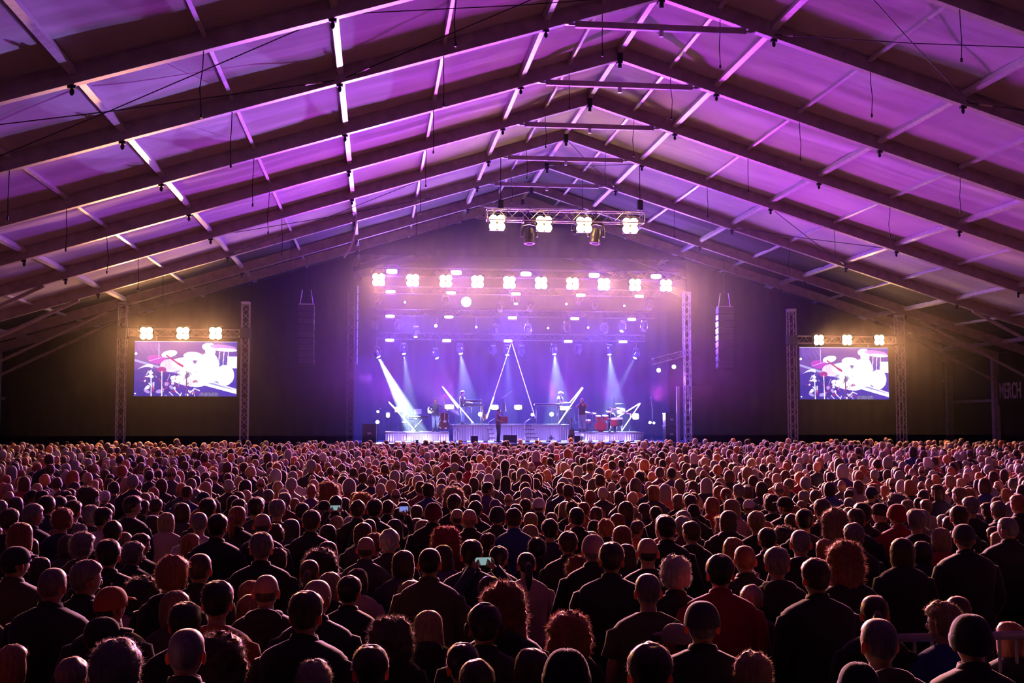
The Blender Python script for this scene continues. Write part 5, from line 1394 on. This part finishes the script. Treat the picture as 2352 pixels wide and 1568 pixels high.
# ---- the packed crowd beyond
def template(kind):
    """a small standing figure; material-wise: 0 hair, 1 cloth, 2 skin"""
    mb = MB(); C_ = []
    def mark(n0, c): C_.extend([c]*(len(mb.v)-n0))
    n0 = len(mb.v); mb.ball(HC, (.078, .095, .118), 12, 8); mb.tube((0, 0, 1.42), (0, 0, 1.52), .055, 8)
    for sd in (-1, 1): mb.ball(HC+Vector((sd*.08, 0, -.01)), (.012, .018, .03), 5, 3)
    mark(n0, 2)
    n0 = len(mb.v)
    nu, nv = 14, 9; vs = []
    for i in range(nv+1):
        ph = math.pi*min(max(i/nv, .02), .98)
        for j in range(nu):
            th = 2*math.pi*j/nu; d = Vector((math.sin(ph)*math.cos(th), math.sin(ph)*math.sin(th), -math.cos(ph)))
            face = sm(.10, .45, d.y)*(1-sm(.42, .62, d.z)); hr = head_r(d)
            if kind == 'S': r_ = hr+.018*(1-face)*(1-sm(-.5, -.7, d.z))-.012*max(face, sm(-.5, -.7, d.z))
            elif kind == 'U': r_ = hr+(.03+.012*noise.noise(d*5))*(1-face)*(1-sm(-.6, -.8, d.z))-.012*max(face, sm(-.6, -.8, d.z))
            elif kind == 'B': r_ = hr+.003-.02*max(face, sm(.1, .3, d.z), sm(-.5, -.7, d.z))
            else:
                dn = .32 if kind == 'L' else .15; wx = .113
                r_ = 1/math.sqrt((d.x/wx)**2+(d.y/.112)**2+(d.z/.134)**2) if d.z >= 0 else 1/((math.hypot(d.x, d.y)/wx)**3+(abs(d.z)/dn)**3)**(1/3)
                r_ = r_*(1-face)+(hr-.012)*face
            vs.append(HC+d*r_)
    mb.add(vs, [(i*nu+j, i*nu+(j+1) % nu, (i+1)*nu+(j+1) % nu, (i+1)*nu+j) for i in range(nv) for j in range(nu)]+[tuple(range(nu))[::-1], tuple(range(nv*nu, nv*nu+nu))]); mark(n0, 0)
    n0 = len(mb.v); rings = []
    for z, a, b in ((.02, .16, .09), (.5, .17, .10), (.88, .20, .13), (1.15, .21, .13), (1.33, .225, .135), (1.39, .21, .12), (1.43, .16, .10), (1.46, .10, .075), (1.49, .066, .062)):
        rings.append([Vector((math.copysign(abs(math.cos(t))**.8, math.cos(t))*a, math.sin(t)*b-.01, z)) for t in [2*math.pi*k/14 for k in range(14)]])
    mb.loft(rings)
    for sd in (-1, 1): mb.path([(sd*.17, -.01, 1.40), (sd*.225, -.02, 1.33), (sd*.27, -.04, 1.12), (sd*.25, .07, .9)], [.05, .066, .056, .04], 7)
    mark(n0, 1)
    return mb, C_
TEMPL = {}
for k_ in 'SUBLW':
    mb, C_ = template(k_); me = mb.mesh('t', []); me.calc_loop_triangles()
    n = len(me.vertices); co = np.empty(n*3); me.vertices.foreach_get('co', co)
    tri = np.empty(len(me.loop_triangles)*3, dtype=np.int64); me.loop_triangles.foreach_get('vertices', tri)
    TEMPL[k_] = (co.reshape(-1, 3), tri.reshape(-1, 3), np.array(C_)); bpy.data.meshes.remove(me)
VV = []; TT = []; CC = []; off = 0
SK = np.array((.42, .21, .15))
for X, Y, dd, ins in far:
    k_ = rng.choice('SSSSSUUBBWWWL'); co, tri, cl = TEMPL[k_]
    s = min(1.16, max(.90, rng.gauss(1.0, .048))); a = rng.gauss(0, .28) - .15*(X-XR)/20
    if rng.random() < .015: s *= 1.10
    ca, sa = math.cos(a), math.sin(a)
    P_ = co.copy(); wd = rng.uniform(.92, 1.1)
    P_[:, 0] *= np.where(cl == 1, wd, 1.0)
    q = np.empty_like(P_); q[:, 0] = (P_[:, 0]*ca-P_[:, 1]*sa)*s+X; q[:, 1] = (P_[:, 0]*sa+P_[:, 1]*ca)*s+Y; q[:, 2] = P_[:, 2]*s+floor_z(Y)
    VV.append(q); TT.append(tri+off); off += len(q)
    hc = np.array(HAIRC[rng.choice(HCK)])*rng.uniform(1.1, 2.0); cc = np.array(CLOC[rng.choice(CK)])  # far hair lightened in colour to stand for stronger stage light there
    pal = np.stack([hc, cc, SK*rng.uniform(.7, 1.15)]); CC.append(pal[cl])
V = np.concatenate(VV); T_ = np.concatenate(TT); C4 = np.concatenate(CC)
me = bpy.data.meshes.new('crowd'); me.vertices.add(len(V)); me.vertices.foreach_set('co', V.ravel())
me.loops.add(len(T_)*3); me.loops.foreach_set('vertex_index', T_.ravel().astype(np.int32))
me.polygons.add(len(T_)); me.polygons.foreach_set('loop_start', np.arange(0, len(T_)*3, 3, dtype=np.int32)); me.polygons.foreach_set('use_smooth', np.ones(len(T_), dtype=bool))
at_ = me.attributes.new('Col', 'FLOAT_COLOR', 'POINT'); at_.data.foreach_set('color', np.concatenate([C4, np.ones((len(C4), 1))], 1).ravel().astype(np.float32))
me.update(); me.validate(); me.materials.append(mat('crowd figures', rough=.6, attr='Col', sheen=.8, sheentint=(1, .72, .6), transl=.06))
crowd = link('crowd', me); tag(crowd, 'packed mass of people filling the floor from the middle rows up to the stage', 'crowd', kind='stuff')
print('people', len(ROWS), 'far', len(far), 'tris', len(T_))
# a few arms held up out of the packed crowd, and a barrier by the near right corner
